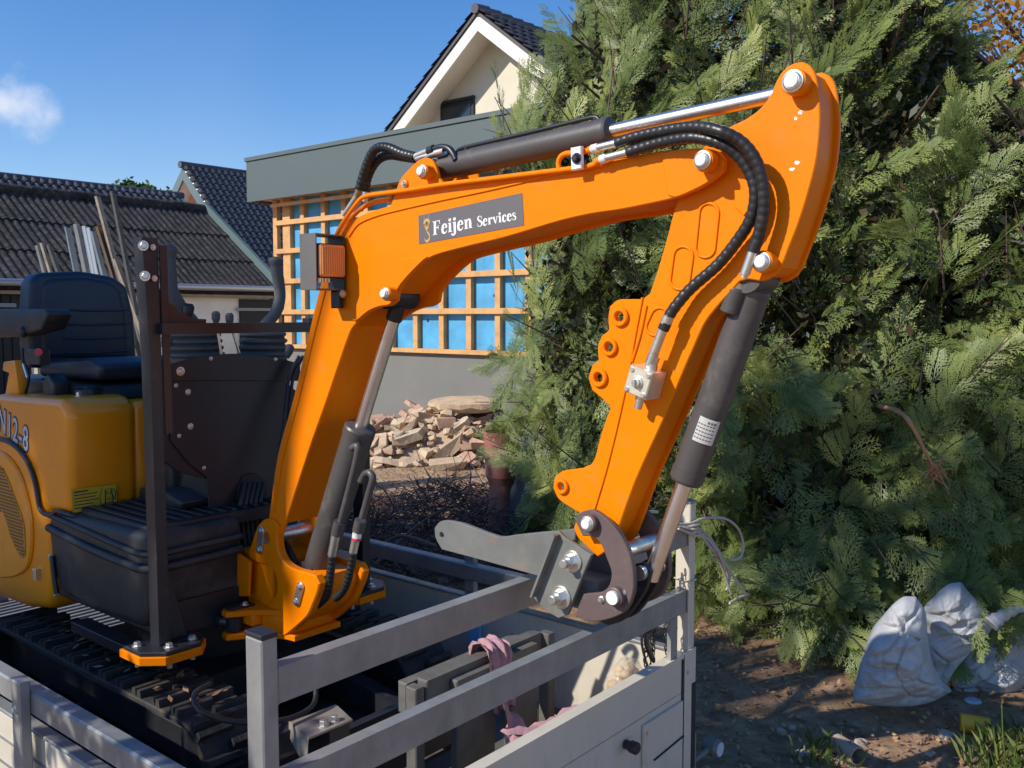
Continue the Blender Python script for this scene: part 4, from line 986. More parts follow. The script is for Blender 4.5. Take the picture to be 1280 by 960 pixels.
def body():
    zs = .735
    # floor frame
    MB().box(-2.5, -1.12, -.4, .4, zs - .0, zs + .1, .012).build('base_frame', BLACKP, EX)
    # orange hood, profile along the digger, run across
    hp = [(-1.62, 1.045), (-1.61, 1.39), (-1.66, 1.43), (-2.2, 1.415), (-2.55, 1.33), (-2.62, 1.0), (-2.6, .72), (-2.3, .645), (-2.0, .655), (-1.80, .69), (-1.775, .8), (-1.79, 1.04)]
    hood = MB().rpoly(hp, -.425, -.19, 'q', .045, 5).build('hood', ORANGE2, EX)
    hp2 = [(-1.63, .95), (-1.625, 1.405), (-2.2, 1.405), (-2.5, 1.3), (-2.55, .8), (-1.9, .8)]
    MB().rpoly(hp2, -.195, .425, 'q', .03, 4).build('hood_cover', ORANGE2, EX)
    # door panel with oval swell and grille on the side
    ov = [(-60, 562), (-20, 560), (5, 566), (22, 585), (33, 615), (40, 650), (40, 690), (33, 712), (15, 722), (-20, 720), (-60, 712)]
    pv = smooth2(polyq(ov, -.43), 4, 60)
    MB().plate(pv, -.436, -.42, 'q', .006).build('vent_panel', ORANGE2, EX)
    gr = [(-50, 578), (-10, 578), (5, 588), (18, 620), (30, 655), (32, 695), (26, 697), (14, 672), (4, 640), (-10, 640), (-50, 640)]
    gp = polyq(gr, -.437)
    gl = MB().plate(smooth2(gp, 3, 60), -.4385, -.4365, 'q', 0).build('grille', mat('grille_orange', (.6, .24, .02), .5), EX)
    sm = MB(); z0 = min(p[1] for p in gp); z1 = max(p[1] for p in gp); s0 = min(p[0] for p in gp); s1 = max(p[0] for p in gp)
    def inside(x, y, P):
        c = False; n = len(P)
        for i in range(n):
            a, b = P[i], P[i - 1]
            if (a[1] > y) != (b[1] > y) and x < (b[0] - a[0]) * (y - a[1]) / (b[1] - a[1]) + a[0]: c = not c
        return c
    z = z0; r = 0
    while z < z1:
        s = s0 + (.007 if r % 2 else 0)
        while s < s1:
            if inside(s, z, gp) and inside(s + .01, z, gp): sm.add([(s, -.4392, z), (s + .009, -.4392, z), (s + .009, -.4392, z + .0065), (s, -.4392, z + .0065)], [(0, 1, 2, 3)])
            s += .0135
        z += .012; r += 1
    stuff(sm.build('slot_holes', BLACKP, gl, recalc=False))
    # black sealing strip round the door
    st = [P3(x, y, -.434) for x, y in ((-40, 545), (0, 549), (17, 556), (32, 573), (43, 600), (49, 632), (54, 641), (66, 645))]
    MB().tube(st, .0085, 8).build('seal', RUBBER, EX)
    st = [P3(66, 645, -.434), Vector((-1.70, -.432, 1.05)), Vector((-1.6, -.42, 1.045)), S3(140, 641, -1.6), S3(175, 632, -1.6)]
    MB().tube(st, .0075, 8, 5, True, 40).build('seal', RUBBER, EX)
    b = P3(45, 718, -.436); MB().box(b.x - .012, b.x + .012, -.443, -.42, b.z - .02, b.z + .02, .002).build('latch', ZINC, EX)
    # fuel label on the hood face
    c = [S3(x, y, -1.6085) for x, y in ((89, 612), (147, 605), (146, 634), (91, 641))]
    lb = MB().add([c[3], c[2], c[1], c[0]], [(0, 1, 2, 3)]).build('fuel_label', STYL, EX, recalc=False)
    q0, q1 = c[0].y, c[1].y; za, zb = c[3].z, c[0].z
    M = lambda x, y: Vector((-1.6075, q0 + (q1 - q0) * x, za + (zb - za) * y))
    i = MB(); stroke(i, [(.72, .2), (.72, .75), (.74, .8), (.84, .8), (.86, .75), (.86, .2), (.72, .2)], [.025], M, 2); stroke(i, [(.755, .58), (.83, .58), (.83, .7), (.755, .7), (.755, .58)], [.02], M, 1); stroke(i, [(.69, .2), (.89, .2)], [.03], M); stroke(i, [(.86, .5), (.9, .45), (.9, .3), (.93, .3), (.95, .6), (.92, .72), (.88, .78)], [.02], M, 2)
    stroke(i, [(.63, .1), (.6, .5), (.66, .9)], [.012], M); stroke(i, [(.98, .1), (.98, .5), (.96, .9)], [.012], M)
    stroke(i, [(.77, .3), (.81, .3), (.81, .45), (.77, .45), (.77, .3)], [.015], M, 1)
    for k, w_ in enumerate((.3, .5, .46, .52, .4, .44)): stroke(i, [(.05, .86 - k * .14), (.05 + w_, .86 - k * .14)], [.04 if k else .06], M)
    i.build('label_print', STDK, lb, recalc=False)
    # model lettering on the side of the hood
    a = P3(-18, 529, -.4365); d = (P3(34, 560, -.4365) - P3(-2, 531, -.4365)); ux = d.normalized(); uz = Vector((0, 0, 1))
    ux = Vector((ux.x, 0, ux.z))
    def M3(x, y, z): return Vector((a.x + .026, -.4262 - z - .0, a.z + .004)) + ux * x * .8 + (uz + Vector((.12, 0, 0))) * y * 1.05
    text_mesh('TN12-8', .115, EX, 'model_lettering', STDK, M3, 0, .0075, 0, 1.1)
    text_mesh('TN12-8', .115, EX, 'model_lettering', STLG, lambda x, y, z: M3(x, y, z) + Vector((0, -.0008, 0)), 0, .0014, 0, 1.1)
    # black front cover, rounded, with a stepped ledge on top
    cp = [(-1.79, 1.015), (-1.70, 1.05), (-1.13, 1.06), (-1.12, 1.0), (-1.13, .82), (-1.16, .765), (-1.5, .75), (-1.68, .765), (-1.765, .82)]
    MB().rpoly(cp, -.43, -.1, 'q', .042, 5).build('front_cover', PLASTB, EX)
    MB().tube([(-1.77, -.431, .985), (-1.5, -.435, .965), (-1.25, -.436, .955), (-1.12, -.425, .955), (-1.108, -.3, .955), (-1.108, -.12, .96)], .014, 8).build('cover_rib', PLASTB, EX)
    MB().tube([(-1.77, -.431, 1.03), (-1.5, -.434, 1.015), (-1.25, -.434, 1.0), (-1.12, -.425, .998), (-1.108, -.3, .998), (-1.108, -.12, 1.0)], .01, 8).build('cover_rib', PLASTB, EX)
    g = MB().tube([P3(65, 695, -.436), P3(67, 715, -.438), P3(71, 742, -.436)], .009, 8).build('cover_handle', BLACKP, EX)
    for px, py in ((64, 695), (71, 744)): p = P3(px, py, -.434); MB().bolt(p, NQ, .007).build('bolt', ZINC, EX)
    # floor mat with ribs
    MB().box(-1.6, -1.16, -.4, .3, 1.03, 1.068, .006).build('floor_mat', PLASTB, EX)
    for k in range(14):
        q = -.38 + k * .04
        MB().box(-1.58, -1.18, q, q + .016, 1.0685, 1.076, .002).build('mat_rib', PLASTB, EX)
    # folded black mat / cover lying near the console
    MB().rpoly([(-1.56, 1.075), (-1.3, 1.075), (-1.28, 1.1), (-1.4, 1.125), (-1.56, 1.115)], -.22, .1, 'q', .008, 2).build('folded_mat', PLASTB, EX)
    MB().rpoly([(-1.62, 1.1), (-1.45, 1.1), (-1.45, 1.23), (-1.6, 1.24)], -.16, .06, 'q', .012, 2).build('pedal_box', PLASTB, EX)
    # seat
    MB().rpoly([(-1.72, 1.405), (-2.4, 1.405), (-2.4, 1.47), (-1.75, 1.46)], -.3, .3, 'q', .01, 2).build('seat_base', BLACKP, EX)
    MB().rpoly([(-1.74, 1.475), (-1.72, 1.53), (-1.8, 1.555), (-2.2, 1.53), (-2.22, 1.47)], -.26, .2, 'q', .022, 4).build('seat_cushion', VINYL, EX)
    bk = polys([(36, 460), (31, 400), (35, 352), (45, 341), (100, 339), (140, 346), (157, 358), (166, 395), (170, 460)], -2.22)
    sb = MB().rpoly(bk, -2.30, -2.2, 's', .035, 5).build('backrest', VINYL, EX)
    ii = [(a * .8 + .2 * (sum(p[0] for p in bk) / 9), b * .84 + .16 * (sum(p[1] for p in bk) / 9)) for a, b in bk]
    MB().rpoly(ii, -2.24, -2.19, 's', .018, 4).build('back_pad', VINYL, sb)
    for k in range(4):
        z = 1.56 + k * .055; MB().tube([(-2.186, -.17, z), (-2.184, -.05, z - .004), (-2.186, .09, z)], .004, 6).build('seam', VINYL, sb)
    # arm rest on the left of the frame
    m = MB(); a = polyq([(-60, 386), (66, 386), (71, 392), (62, 412), (30, 420), (-60, 424)], -.33)
    m.rpoly(a, -.36, -.27, 'q', .01, 3).build('arm_rest', PLASTB, EX)
    # throttle levers and red button next to the seat
    m = MB().tube([P3(30, 498, -.36), P3(36, 470, -.36), P3(29, 452, -.36), P3(28, 435, -.36)], .006, 8); m.sphere(P3(29, 415, -.36), .016, 12, 8, (1, 1, 1.3)); m.build('throttle_lever', BLACKP, EX)
    MB().box(*sorted((P3(38, 450, -.37).x, P3(54, 450, -.37).x)), -.385, -.345, P3(40, 455, -.37).z, P3(40, 436, -.37).z, .004).build('switch_box', BLACKP, EX)
    MB().cyl(P3(48, 440, -.386), P3(48, 440, -.4), .013).build('red_button', RED, EX)
    MB().tube([P3(29, 455, -.38), P3(34, 472, -.38)], .004, 6).build('steel_rod', CHROME, EX)
    MB().rpoly([tuple(P3(x, y, 0).xz) for x, y in ((11, 452), (24, 450), (27, 462), (22, 470), (28, 490), (13, 492), (17, 470), (11, 464))] if False else polyq([(11, 452), (25, 450), (30, 492), (13, 493), (18, 466), (10, 463)], -.36), -.38, -.345, 'q', .004, 2).build('hinge_bracket', ORANGE2, EX)
    MB().rpoly([(-1.95, 1.41), (-1.86, 1.41), (-1.86, 1.47), (-1.9, 1.5), (-1.95, 1.47)], -.36, -.3, 'q', .008, 2).build('lever_boot', BLACKP, EX)
    p = S3(99, 503, -1.7); MB().bolt((p.x, p.y, 1.43), UP, .009, .012).build('bolt', ZINC, EX)
    MB().prof((-1.78, -.27, 1.425), (-1.78, -.27, 1.455), [(0, .05), (.02, .05), (.028, .035)], 20).build('filler_cap', BLACKP, EX)
body()

def console():
    S = -1.25
    P = polys([(200, 470), (353, 474), (372, 490), (372, 625), (331, 640), (300, 652), (286, 654), (262, 645), (259, 597), (237, 580), (214, 552), (212, 478)], S)
    hole = smooth2(polys([(297, 600), (306, 591), (316, 592), (330, 602), (333, 640), (322, 655), (306, 655), (299, 630)], S), 3)
    pan = MB().plate(P[0:3] + polys([(372, 700), (300, 700)], S) + P[6:], S - .006, S, 's', .0015).build('front_panel', PANELB, EX)
    hd = MB().plate(smooth2(polys([(196, 459), (219, 453), (240, 447), (262, 444), (300, 442), (345, 447), (374, 455), (374, 476), (196, 476)], S), 3, 35), S + .0005, S + .007, 's', .0015).build('front_panel_head', PANELB, EX)
    # second plate set back on the left, and the housing behind
    MB().plate(polys([(200, 472), (222, 474), (222, 552), (240, 580), (262, 597), (262, 600), (225, 590), (202, 572)], S), S - .03, S - .008, 's', .0015).build('side_panel', PANELB, EX)
    MB().box(S - .3, S - .032, -.13, .2, 1.08, 1.5, .01).build('console_housing', PLASTB, EX)
    for px, py, r in ((224, 464, .0105), (220, 482, .005), (235, 490, .007), (238, 533, .0075), (224, 545, .005), (255, 585, .005), (268, 641, .005), (262, 448, .005), (343, 449, .005)):
        p = S3(px, py, S); MB().prof((S + .007 if py < 470 else S, p.y, p.z), (S + .02, p.y, p.z), [(0, r * 1.35), (.0015, r * 1.35), (.002, r), (.005, r * .9), (.0065, r * .5)], 16).build('bolt', ZINC, EX)
    # cable boot in the opening
    b = MB(); c = S3(316, 625, S + .004)
    ov = smooth2(polys([(297, 610), (303, 594), (316, 591), (328, 598), (334, 625), (333, 650), (318, 690), (302, 690), (297, 650)], S), 3)
    MB().plate(ov, S + .0005, S + .006, 's', .001).build('boot_opening', DARKS, EX)
    for k in range(5):
        x0 = 303 + k * 6
        MB().tube([S3(x0 + 3, 604, S + .01), S3(x0 - 2, 630, S + .035), S3(x0, 660, S + .03), S3(x0 + 6, 700, S + .06)], .009, 8).build('cable', RUBBER, EX)
    # control levers: thick curved grips on bellows
    S2 = -1.5
    def bel(px0, px1, y0, y1, S2):
        a = S3(px0, y1, S2); b = S3(px1, y1, S2); c = (a + b) / 2; r = (b.y - a.y) / 2; h = S3(px0, y0, S2).z - a.z; n = 4; pr = []
        pr.append((-.05, r * .96))
        for k in range(n):
            z = h * k / n; rr = r * (1 - .16 * k / n)
            pr += [(z, rr * .88), (z + h / n * .35, rr), (z + h / n * .65, rr), (z + h / n * .98, rr * .84)]
        pr.append((h, r * .3)); MB().prof((c.x, c.y, c.z), (c.x, c.y, c.z + 1), pr, 28).build('bellows', BELLOW, EX); return Vector((c.x, c.y, c.z + h))
    t = bel(212, 276, 413, 447, S2); t2 = bel(302, 356, 413, 446, S2)
    def lever(pts, r0, S2):
        v = catmull([S3(x, y, S2) for x, y in pts], 6); n = len(v); rr = []
        for i in range(n):
            f = i / (n - 1); rr.append(r0 * (1 + (.28 if f > .86 else 0) * min(1, (f - .86) / .06) ) * (1 if f < .985 else .75) * (1 + .03 * math.sin(f * 20)))
        v.append(v[-1] + (v[-1] - v[-2]).normalized() * .006); rr.append(r0 * .5)
        MB().ring(v, rr, 16).build('lever', GRIP, EX)
    lever([(246, 415), (240, 402), (226, 385), (215, 365), (212, 345), (211, 325), (210, 308)], .0235, S2)
    lever([(322, 418), (333, 405), (345, 390), (350, 370), (348, 350), (345, 335), (345, 323)], .0215, S2)
    for x0, y0, x1, y1, r in ((277, 445, 270, 400, .011), (300, 445, 287, 402, .011), (213, 455, 209, 430, .014), (338, 455, 341, 440, .0)):
        if r:
            m = MB().cyl(S3(x0, y0, -1.36), S3(x1, y1, -1.36), .0045); m.build('lever_rod', CHROME, EX)
            p = S3(x1, y1, -1.36); MB().prof((p.x, p.y, p.z - .012), (p.x, p.y, p.z + .03), [(0, r * .7), (.015, r * 1.25), (.034, r * 1.3), (.042, r * .7)], 14).build('lever_knob', GRIP, EX)
    p = S3(362, 437, -1.3); MB().prof((p.x, p.y - .01, p.z - .03), (p.x, p.y + .004, p.z + .02), [(0, .006), (.022, .015), (.042, .016), (.05, .009)], 14).build('lever_knob', GRIP, EX)
    MB().prof(S3(234, 400, -1.42), S3(236, 380, -1.42), [(0, .01), (.025, .018), (.045, .02), (.055, .014)], 14).build('lever_knob', BLACKP, EX)
    # wiring down the side of the boom foot
    for dx in (0, 5): MB().tube([S3(374 + dx, 445, -1.2), S3(362 + dx, 470, -1.2), S3(358 + dx, 500, -1.18), S3(355 + dx, 530, -1.16), S3(347 + dx, 580, -1.14), S3(345 + dx, 610, -1.12)], .006, 8).build('cable', RUBBER, EX)
console()

def guard():
    S = -1.09
    g = EX
    a = S3(205, 800, S); t = S3(174, 297, S)
    b = S3(447, 742, S); zb = (a.z + b.z) / 2 - .0
    yb, yt = a.y - .012, t.y + .01
    pm = MB().beam((S, yb, zb), (S, yt + .015, t.z), .034, .05, (1, 0, 0)); pm.build('guard_post', BLACKP, g)
    MB().beam((S + .004, yb - .035 + .02, 1.58), (S + .004, yt - .012, t.z + .0), .012, .05, (1, 0, 0)).build('post_strip', BLACKP, g)
    MB().beam((S + .028, yb + .03, 1.36), (S + .028, yt + .045, t.z - .02), .022, .006, (1, 0, 0)).build('post_flange', mat('rusty_red', (.05, .026, .02), .5, var=.2), g)
    yb2 = b.y + .02; yt2 = yb2 + (yb - yt) * .9
    MB().beam((S, yb2, zb), (S, yt2, t.z), .034, .05, (1, 0, 0)).build('guard_post', BLACKP, g)
    # cross bar
    l = S3(192, 410, S); r = S3(384, 414, S); zc = (l.z + r.z) / 2 + .006
    MB().beam((S + .03, l.y - .0, zc), (S + .03, yb2, zc), .04, .032, (0, 0, 1)).build('cross_bar', BLACKP, g)
    MB().box(S + .012, S + .05, r.y - .03, r.y + .0, zc + .005, zc + .03, .002).build('bar_lug', BLACKP, g)
    # red brown gusset between post and bar
    MB().plate(smooth2(polys([(194, 340), (197, 356), (206, 372), (220, 385), (238, 397), (258, 399), (258, 404), (192, 404)], S + .01), 3, 45), S + .004, S + .01, 's', .001).build('gusset', mat('rust_brown', (.08, .035, .018), .5, var=.15), g)
    for px, py in ((179, 307), (181, 345)): MB().bolt(S3(px, py, S + .028), Vector((1, -.4, 0)), .01, .01).build('bolt', ZINC, g)
    for px, py in ((191, 309), (193, 348)): MB().bolt(S3(px, py, S + .032), NS, .006, .006).build('bolt', ZINC, g)
    # feet: gusset, black plate, orange flange
    for sg, q in ((-1, yb), (1, yb2)):
        MB().plate([(q + .02, zb + .24), (q + .025, zb + .24), (q + .085, zb + .013), (q + .02, zb + .013)] if sg < 0 else [(q - .02, zb + .24), (q - .025, zb + .24), (q - .085, zb + .013), (q - .02, zb + .013)], S - .004, S + .004, 's', .001).build('foot_gusset', BLACKP, g)
        pl = [(S - .06, q - .08), (S + .03, q - .08), (S + .085, q - .03), (S + .085, q + .08), (S + .03, q + .125), (S - .06, q + .125)]
        if sg > 0: pl = [(s, 2 * q - y) for s, y in pl]
        MB().plate(pl, zb, zb + .012, 'z', .002).build('foot_plate', BLACKP, g)
        MB().plate([(s * 1 + (.004 if s > S else -.02), y + (.004 if y > q else -.004)) for s, y in pl], zb - .026, zb - .0005, 'z', .002).build('foot_flange', ORANGE, g)
        for s, y in ((S - .03, -.055), (S + .05, .0), (S + .04, .08)):
            p = (s, q + (y if sg < 0 else -y), zb + .012); MB().bolt(p, UP, .011, .01).build('bolt', ZINC, g)
            MB().cyl((p[0], p[1], zb - .05), (p[0], p[1], zb - .0265), .009, n=6).build('bolt', ZINC, g)
        MB().box(-1.6, S - .02, q - .03, q + .03, zb - .06, zb - .0265, .002).build('frame_beam', BLACKP, g)
guard()

def pinhead(parent, px, py, qs, r=.0145, boss=.03, m=ORANGE):
    """round boss standing on a plate with a bright pin end; px,py is the visible pin end"""
    p = P3(px, py, qs - boss - .006)
    MB().prof((p.x, qs + .002, p.z), (p.x, qs - boss, p.z), [(0, r * 1.28), (boss * .55, r * 1.22), (boss * .6, r * 1.34), (boss, r * 1.34), (boss + .002, r * 1.28)], 26).build('pin_boss', m, parent)
    MB().prof((p.x, qs - boss, p.z), (p.x, qs - boss - .02, p.z), [(0, r * 1.12), (.004, r * 1.12), (.0045, r), (.0075, r * .98), (.0095, r * .8)], 26).build('pin_ring', ZINC, parent)
    MB().prof((p.x, qs - boss - .0085, p.z), (p.x, qs - boss - .02, p.z), [(0, r * .74), (.0035, r * .72), (.0045, r * .6)], 22).build('pin', WHITEZ, parent)
    return p

BN = -.086
def boom():
    bp = [(336, 648), (347, 569), (366, 500), (384, 425), (398, 366), (413, 318), (422, 294), (432, 281), (446, 272), (462, 265), (488, 257), (495, 237), (500, 224), (511, 211), (522, 201), (531, 197), (539, 199), (544, 207), (548, 222), (556, 230), (566, 231), (600, 226.5), (644, 219), (700, 210), (784, 197), (812, 191), (841, 187), (880, 186), (897, 189), (906, 199), (905, 213), (890, 226), (866, 239), (841, 248), (780, 261), (740, 267), (700, 276), (633, 296), (580, 309), (541, 320), (525, 332), (508, 350), (498, 364), (496, 376), (488, 382), (476, 384), (462, 390), (447, 402), (437, 416), (408, 500), (385, 565), (352, 668), (340, 664)]
    pl = smooth2(polyq(bp, BN), 4, 30)
    B = MB(); B.plate(pl, BN, BN + .012, 'q', .0022); near = B.build('boom', ORANGE, EX)
    MB().plate(pl, -BN - .012, -BN, 'q', .0022).build('boom_side', ORANGE, near)
    core = [(345, 640), (356, 569), (374, 500), (392, 425), (405, 372), (421, 322), (429, 300), (438, 289), (452, 280), (470, 272), (552, 248), (644, 228), (717, 217), (812, 198), (850, 194), (846, 240), (780, 256), (740, 262), (700, 271), (633, 291), (575, 305), (535, 316), (515, 328), (498, 346), (478, 368), (455, 385), (432, 408), (403, 500), (380, 565), (352, 655)]
    cp = smooth2(polyq(core, BN), 3, 30)
    MB().plate(cp, BN + .012, -BN - .012, 'q', .001).build('boom_core', ORANGE, near)
    # welded rib line and raised doubler near the elbow
    wl = [(505, 258), (487, 259), (462, 267), (446, 275), (434, 285), (425, 300), (409, 344)]
    rib = [P3(x, y, BN - .001) for x, y in ((407, 362), (391, 425), (373, 500), (353, 575), (343, 640))]
    MB().tube(rib, .0032, 6).build('weld_bead', ORANGE, near)
    rib = [P3(x, y, BN - .001) for x, y in ((436, 296), (448, 280), (470, 270), (500, 262), (552, 250), (600, 240), (644, 230), (700, 217), (760, 207))]
    MB().tube(rib, .0032, 6).build('weld_bead', ORANGE, near)
    db = [(511, 323), (487, 328), (470, 338), (458, 352), (450, 372), (441, 400), (447, 401), (462, 389), (476, 383), (488, 381), (495, 374), (497, 364), (507, 350), (524, 332), (536, 321)]
    MB().plate(smooth2(polyq(db, BN), 3, 35), BN - .006, BN - .0005, 'q', .002).build('elbow_plate', ORANGE, near)
    # shoulder plate at the cylinder lug
    lg = [(488, 256), (495, 237), (500, 224), (511, 211), (522, 201), (531, 197), (539, 199), (544, 207), (548, 222), (556, 231), (590, 238), (625, 232), (600, 244), (520, 250)]
    # end plate round the arm pivot
    ep = [(828, 192), (850, 187), (880, 186), (897, 189), (906, 199), (905, 213), (890, 226), (866, 239), (845, 247), (836, 244)]
    MB().plate(smooth2(polyq(ep, BN), 3, 35), BN - .005, BN - .0005, 'q', .002).build('pivot_plate', ORANGE, near)
    pinhead(near, 877, 200, BN - .005, .0165, .03)
    pinhead(near, 526, 214, BN, .0145, .028)
    pinhead(near, 480, 367, BN - .006, .0145, .026)
    p = P3(507, 230, BN); MB().prof((p.x, BN, p.z), (p.x, BN - .006, p.z), [(0, .012), (.004, .011)], 16).build('bolt', ORANGE, near); MB().bolt((p.x, BN - .004, p.z), NQ, .0065).build('bolt', ZINC, near)
    # sticker
    SQ = BN - .0012
    c = [P3(x, y, SQ) for x, y in ((523.5, 305.5), (655, 281.5), (652.5, 241), (523, 269.5))]
    st = MB().add(c, [(0, 1, 2, 3)]).build('name_sticker', STICK, near, recalc=False)
    def M(x, y, d=.0006): v = (c[0] * (1 - x) + c[1] * x) * (1 - y) + (c[3] * (1 - x) + c[2] * x) * y; return Vector((v.x, SQ - d, v.z))
    t = MB(); x = 0; sc = .49; wd = .125
    def Mt(x0, k, kx): return lambda a, b: M(x0 + a * kx, .22 + b * k)
    x = 0
    for ch in 'Feijen': x += serif(t, ch, x, Mt(.148, .47, .1155)) + .02
    x = 0
    for ch in 'Services': x += serif(t, ch, x, Mt(.585, .33, .0835)) + .015
    t.build('sticker_lettering', STWH, st, recalc=False)
    h = MB(); Mh = lambda a, b: M(.05 + a * .075, b)
    h.add([Mh(.5 + .46 * math.cos(k * math.pi / 8), .70 + .14 * math.sin(k * math.pi / 8)) for k in range(16)], [tuple(range(16))])
    h.add([Mh(.06, .68), Mh(.94, .68), Mh(.62, .44), Mh(.38, .44)], [(0, 1, 2, 3)])
    stroke(h, [(.5, .46), (.5, .4), (.66, .34), (.86, .24), (.86, .14), (.6, .06), (.3, .08), (.16, .2)], [.05, .06, .09, .12, .12, .1, .07, .03], lambda a, b: M(.05 + a * .075, b, .0007))
    h.build('hook_emblem', STGD, st, recalc=False)
    h = MB(); rect(h, .12, .8, .2, .97, Mh); rect(h, .78, .8, .86, .97, Mh); h.build('hook_ropes', BRKP, st, recalc=False)
    h = MB(); h.add([M(.05 + .075 * (.5 + .12 * math.cos(k * math.pi / 5)), .7 + .035 * math.sin(k * math.pi / 5), .0012) for k in range(10)], [tuple(range(10))]); h.build('hook_pin', STDK, st, recalc=False)
    # orange steel pipes along the top edge
    q = -.10
    def pipe(pts, r=.0062, q=q, name='oil_pipe', m=ORANGE, par=near): return MB().tube([P3(x, y, q + (w[0] if w else 0)) for x, y, *w in pts], r, 10, 6).build(name, m, par)
    pipe([(419, 296), (426, 283), (433, 272), (440, 262), (447, 253), (453, 247), (465, 243.5), (508, 238), (552, 231), (617, 223), (665, 217), (714, 211), (735, 208), (752, 202)])
    pipe([(425, 293), (432, 282), (440, 272), (450, 262), (462, 255), (475, 251), (487, 250)], q=-.075)
    pipe([(699, 212), (698, 204), (701, 196), (708, 192), (720, 191), (740, 187.5)])
    # white clamp
    cl = polyq([(714, 185), (727, 182.5), (727.5, 211), (715, 213.5)], -.115)
    MB().plate(cl, -.119, -.106, 'q', .002).build('pipe_clamp', WHITEZ, near); MB().bolt(P3(721, 198, -.1195), NQ, .0085, .009).build('bolt', BLACKP, near)
    for pts in ([(736, 188), (743, 186.3)], [(745, 202.5), (751, 200)]):
        a, b = [P3(x, y, -.104) for x, y in pts]; MB().cyl(a, b, .0085).build('pipe_nut', ORANGE, near)
    for pts, nm in (([(740, 187), (748, 184.5)], 0), ([(748, 184.5), (771, 179)], 1), ([(751, 200), (758, 197.5)], 0), ([(758, 197.5), (785, 190.5)], 1)):
        a, b = [P3(x, y, -.106) for x, y in pts]; MB().cyl(a, b, .0105 if not nm else .0088, n=6 if not nm else 14).build('hose_fitting', WHITEZ if not nm else ZINC, near)
boom_late = boom
BRKP = mat('hook_rope_pink', (.35, .25, .26), .5)
boom()

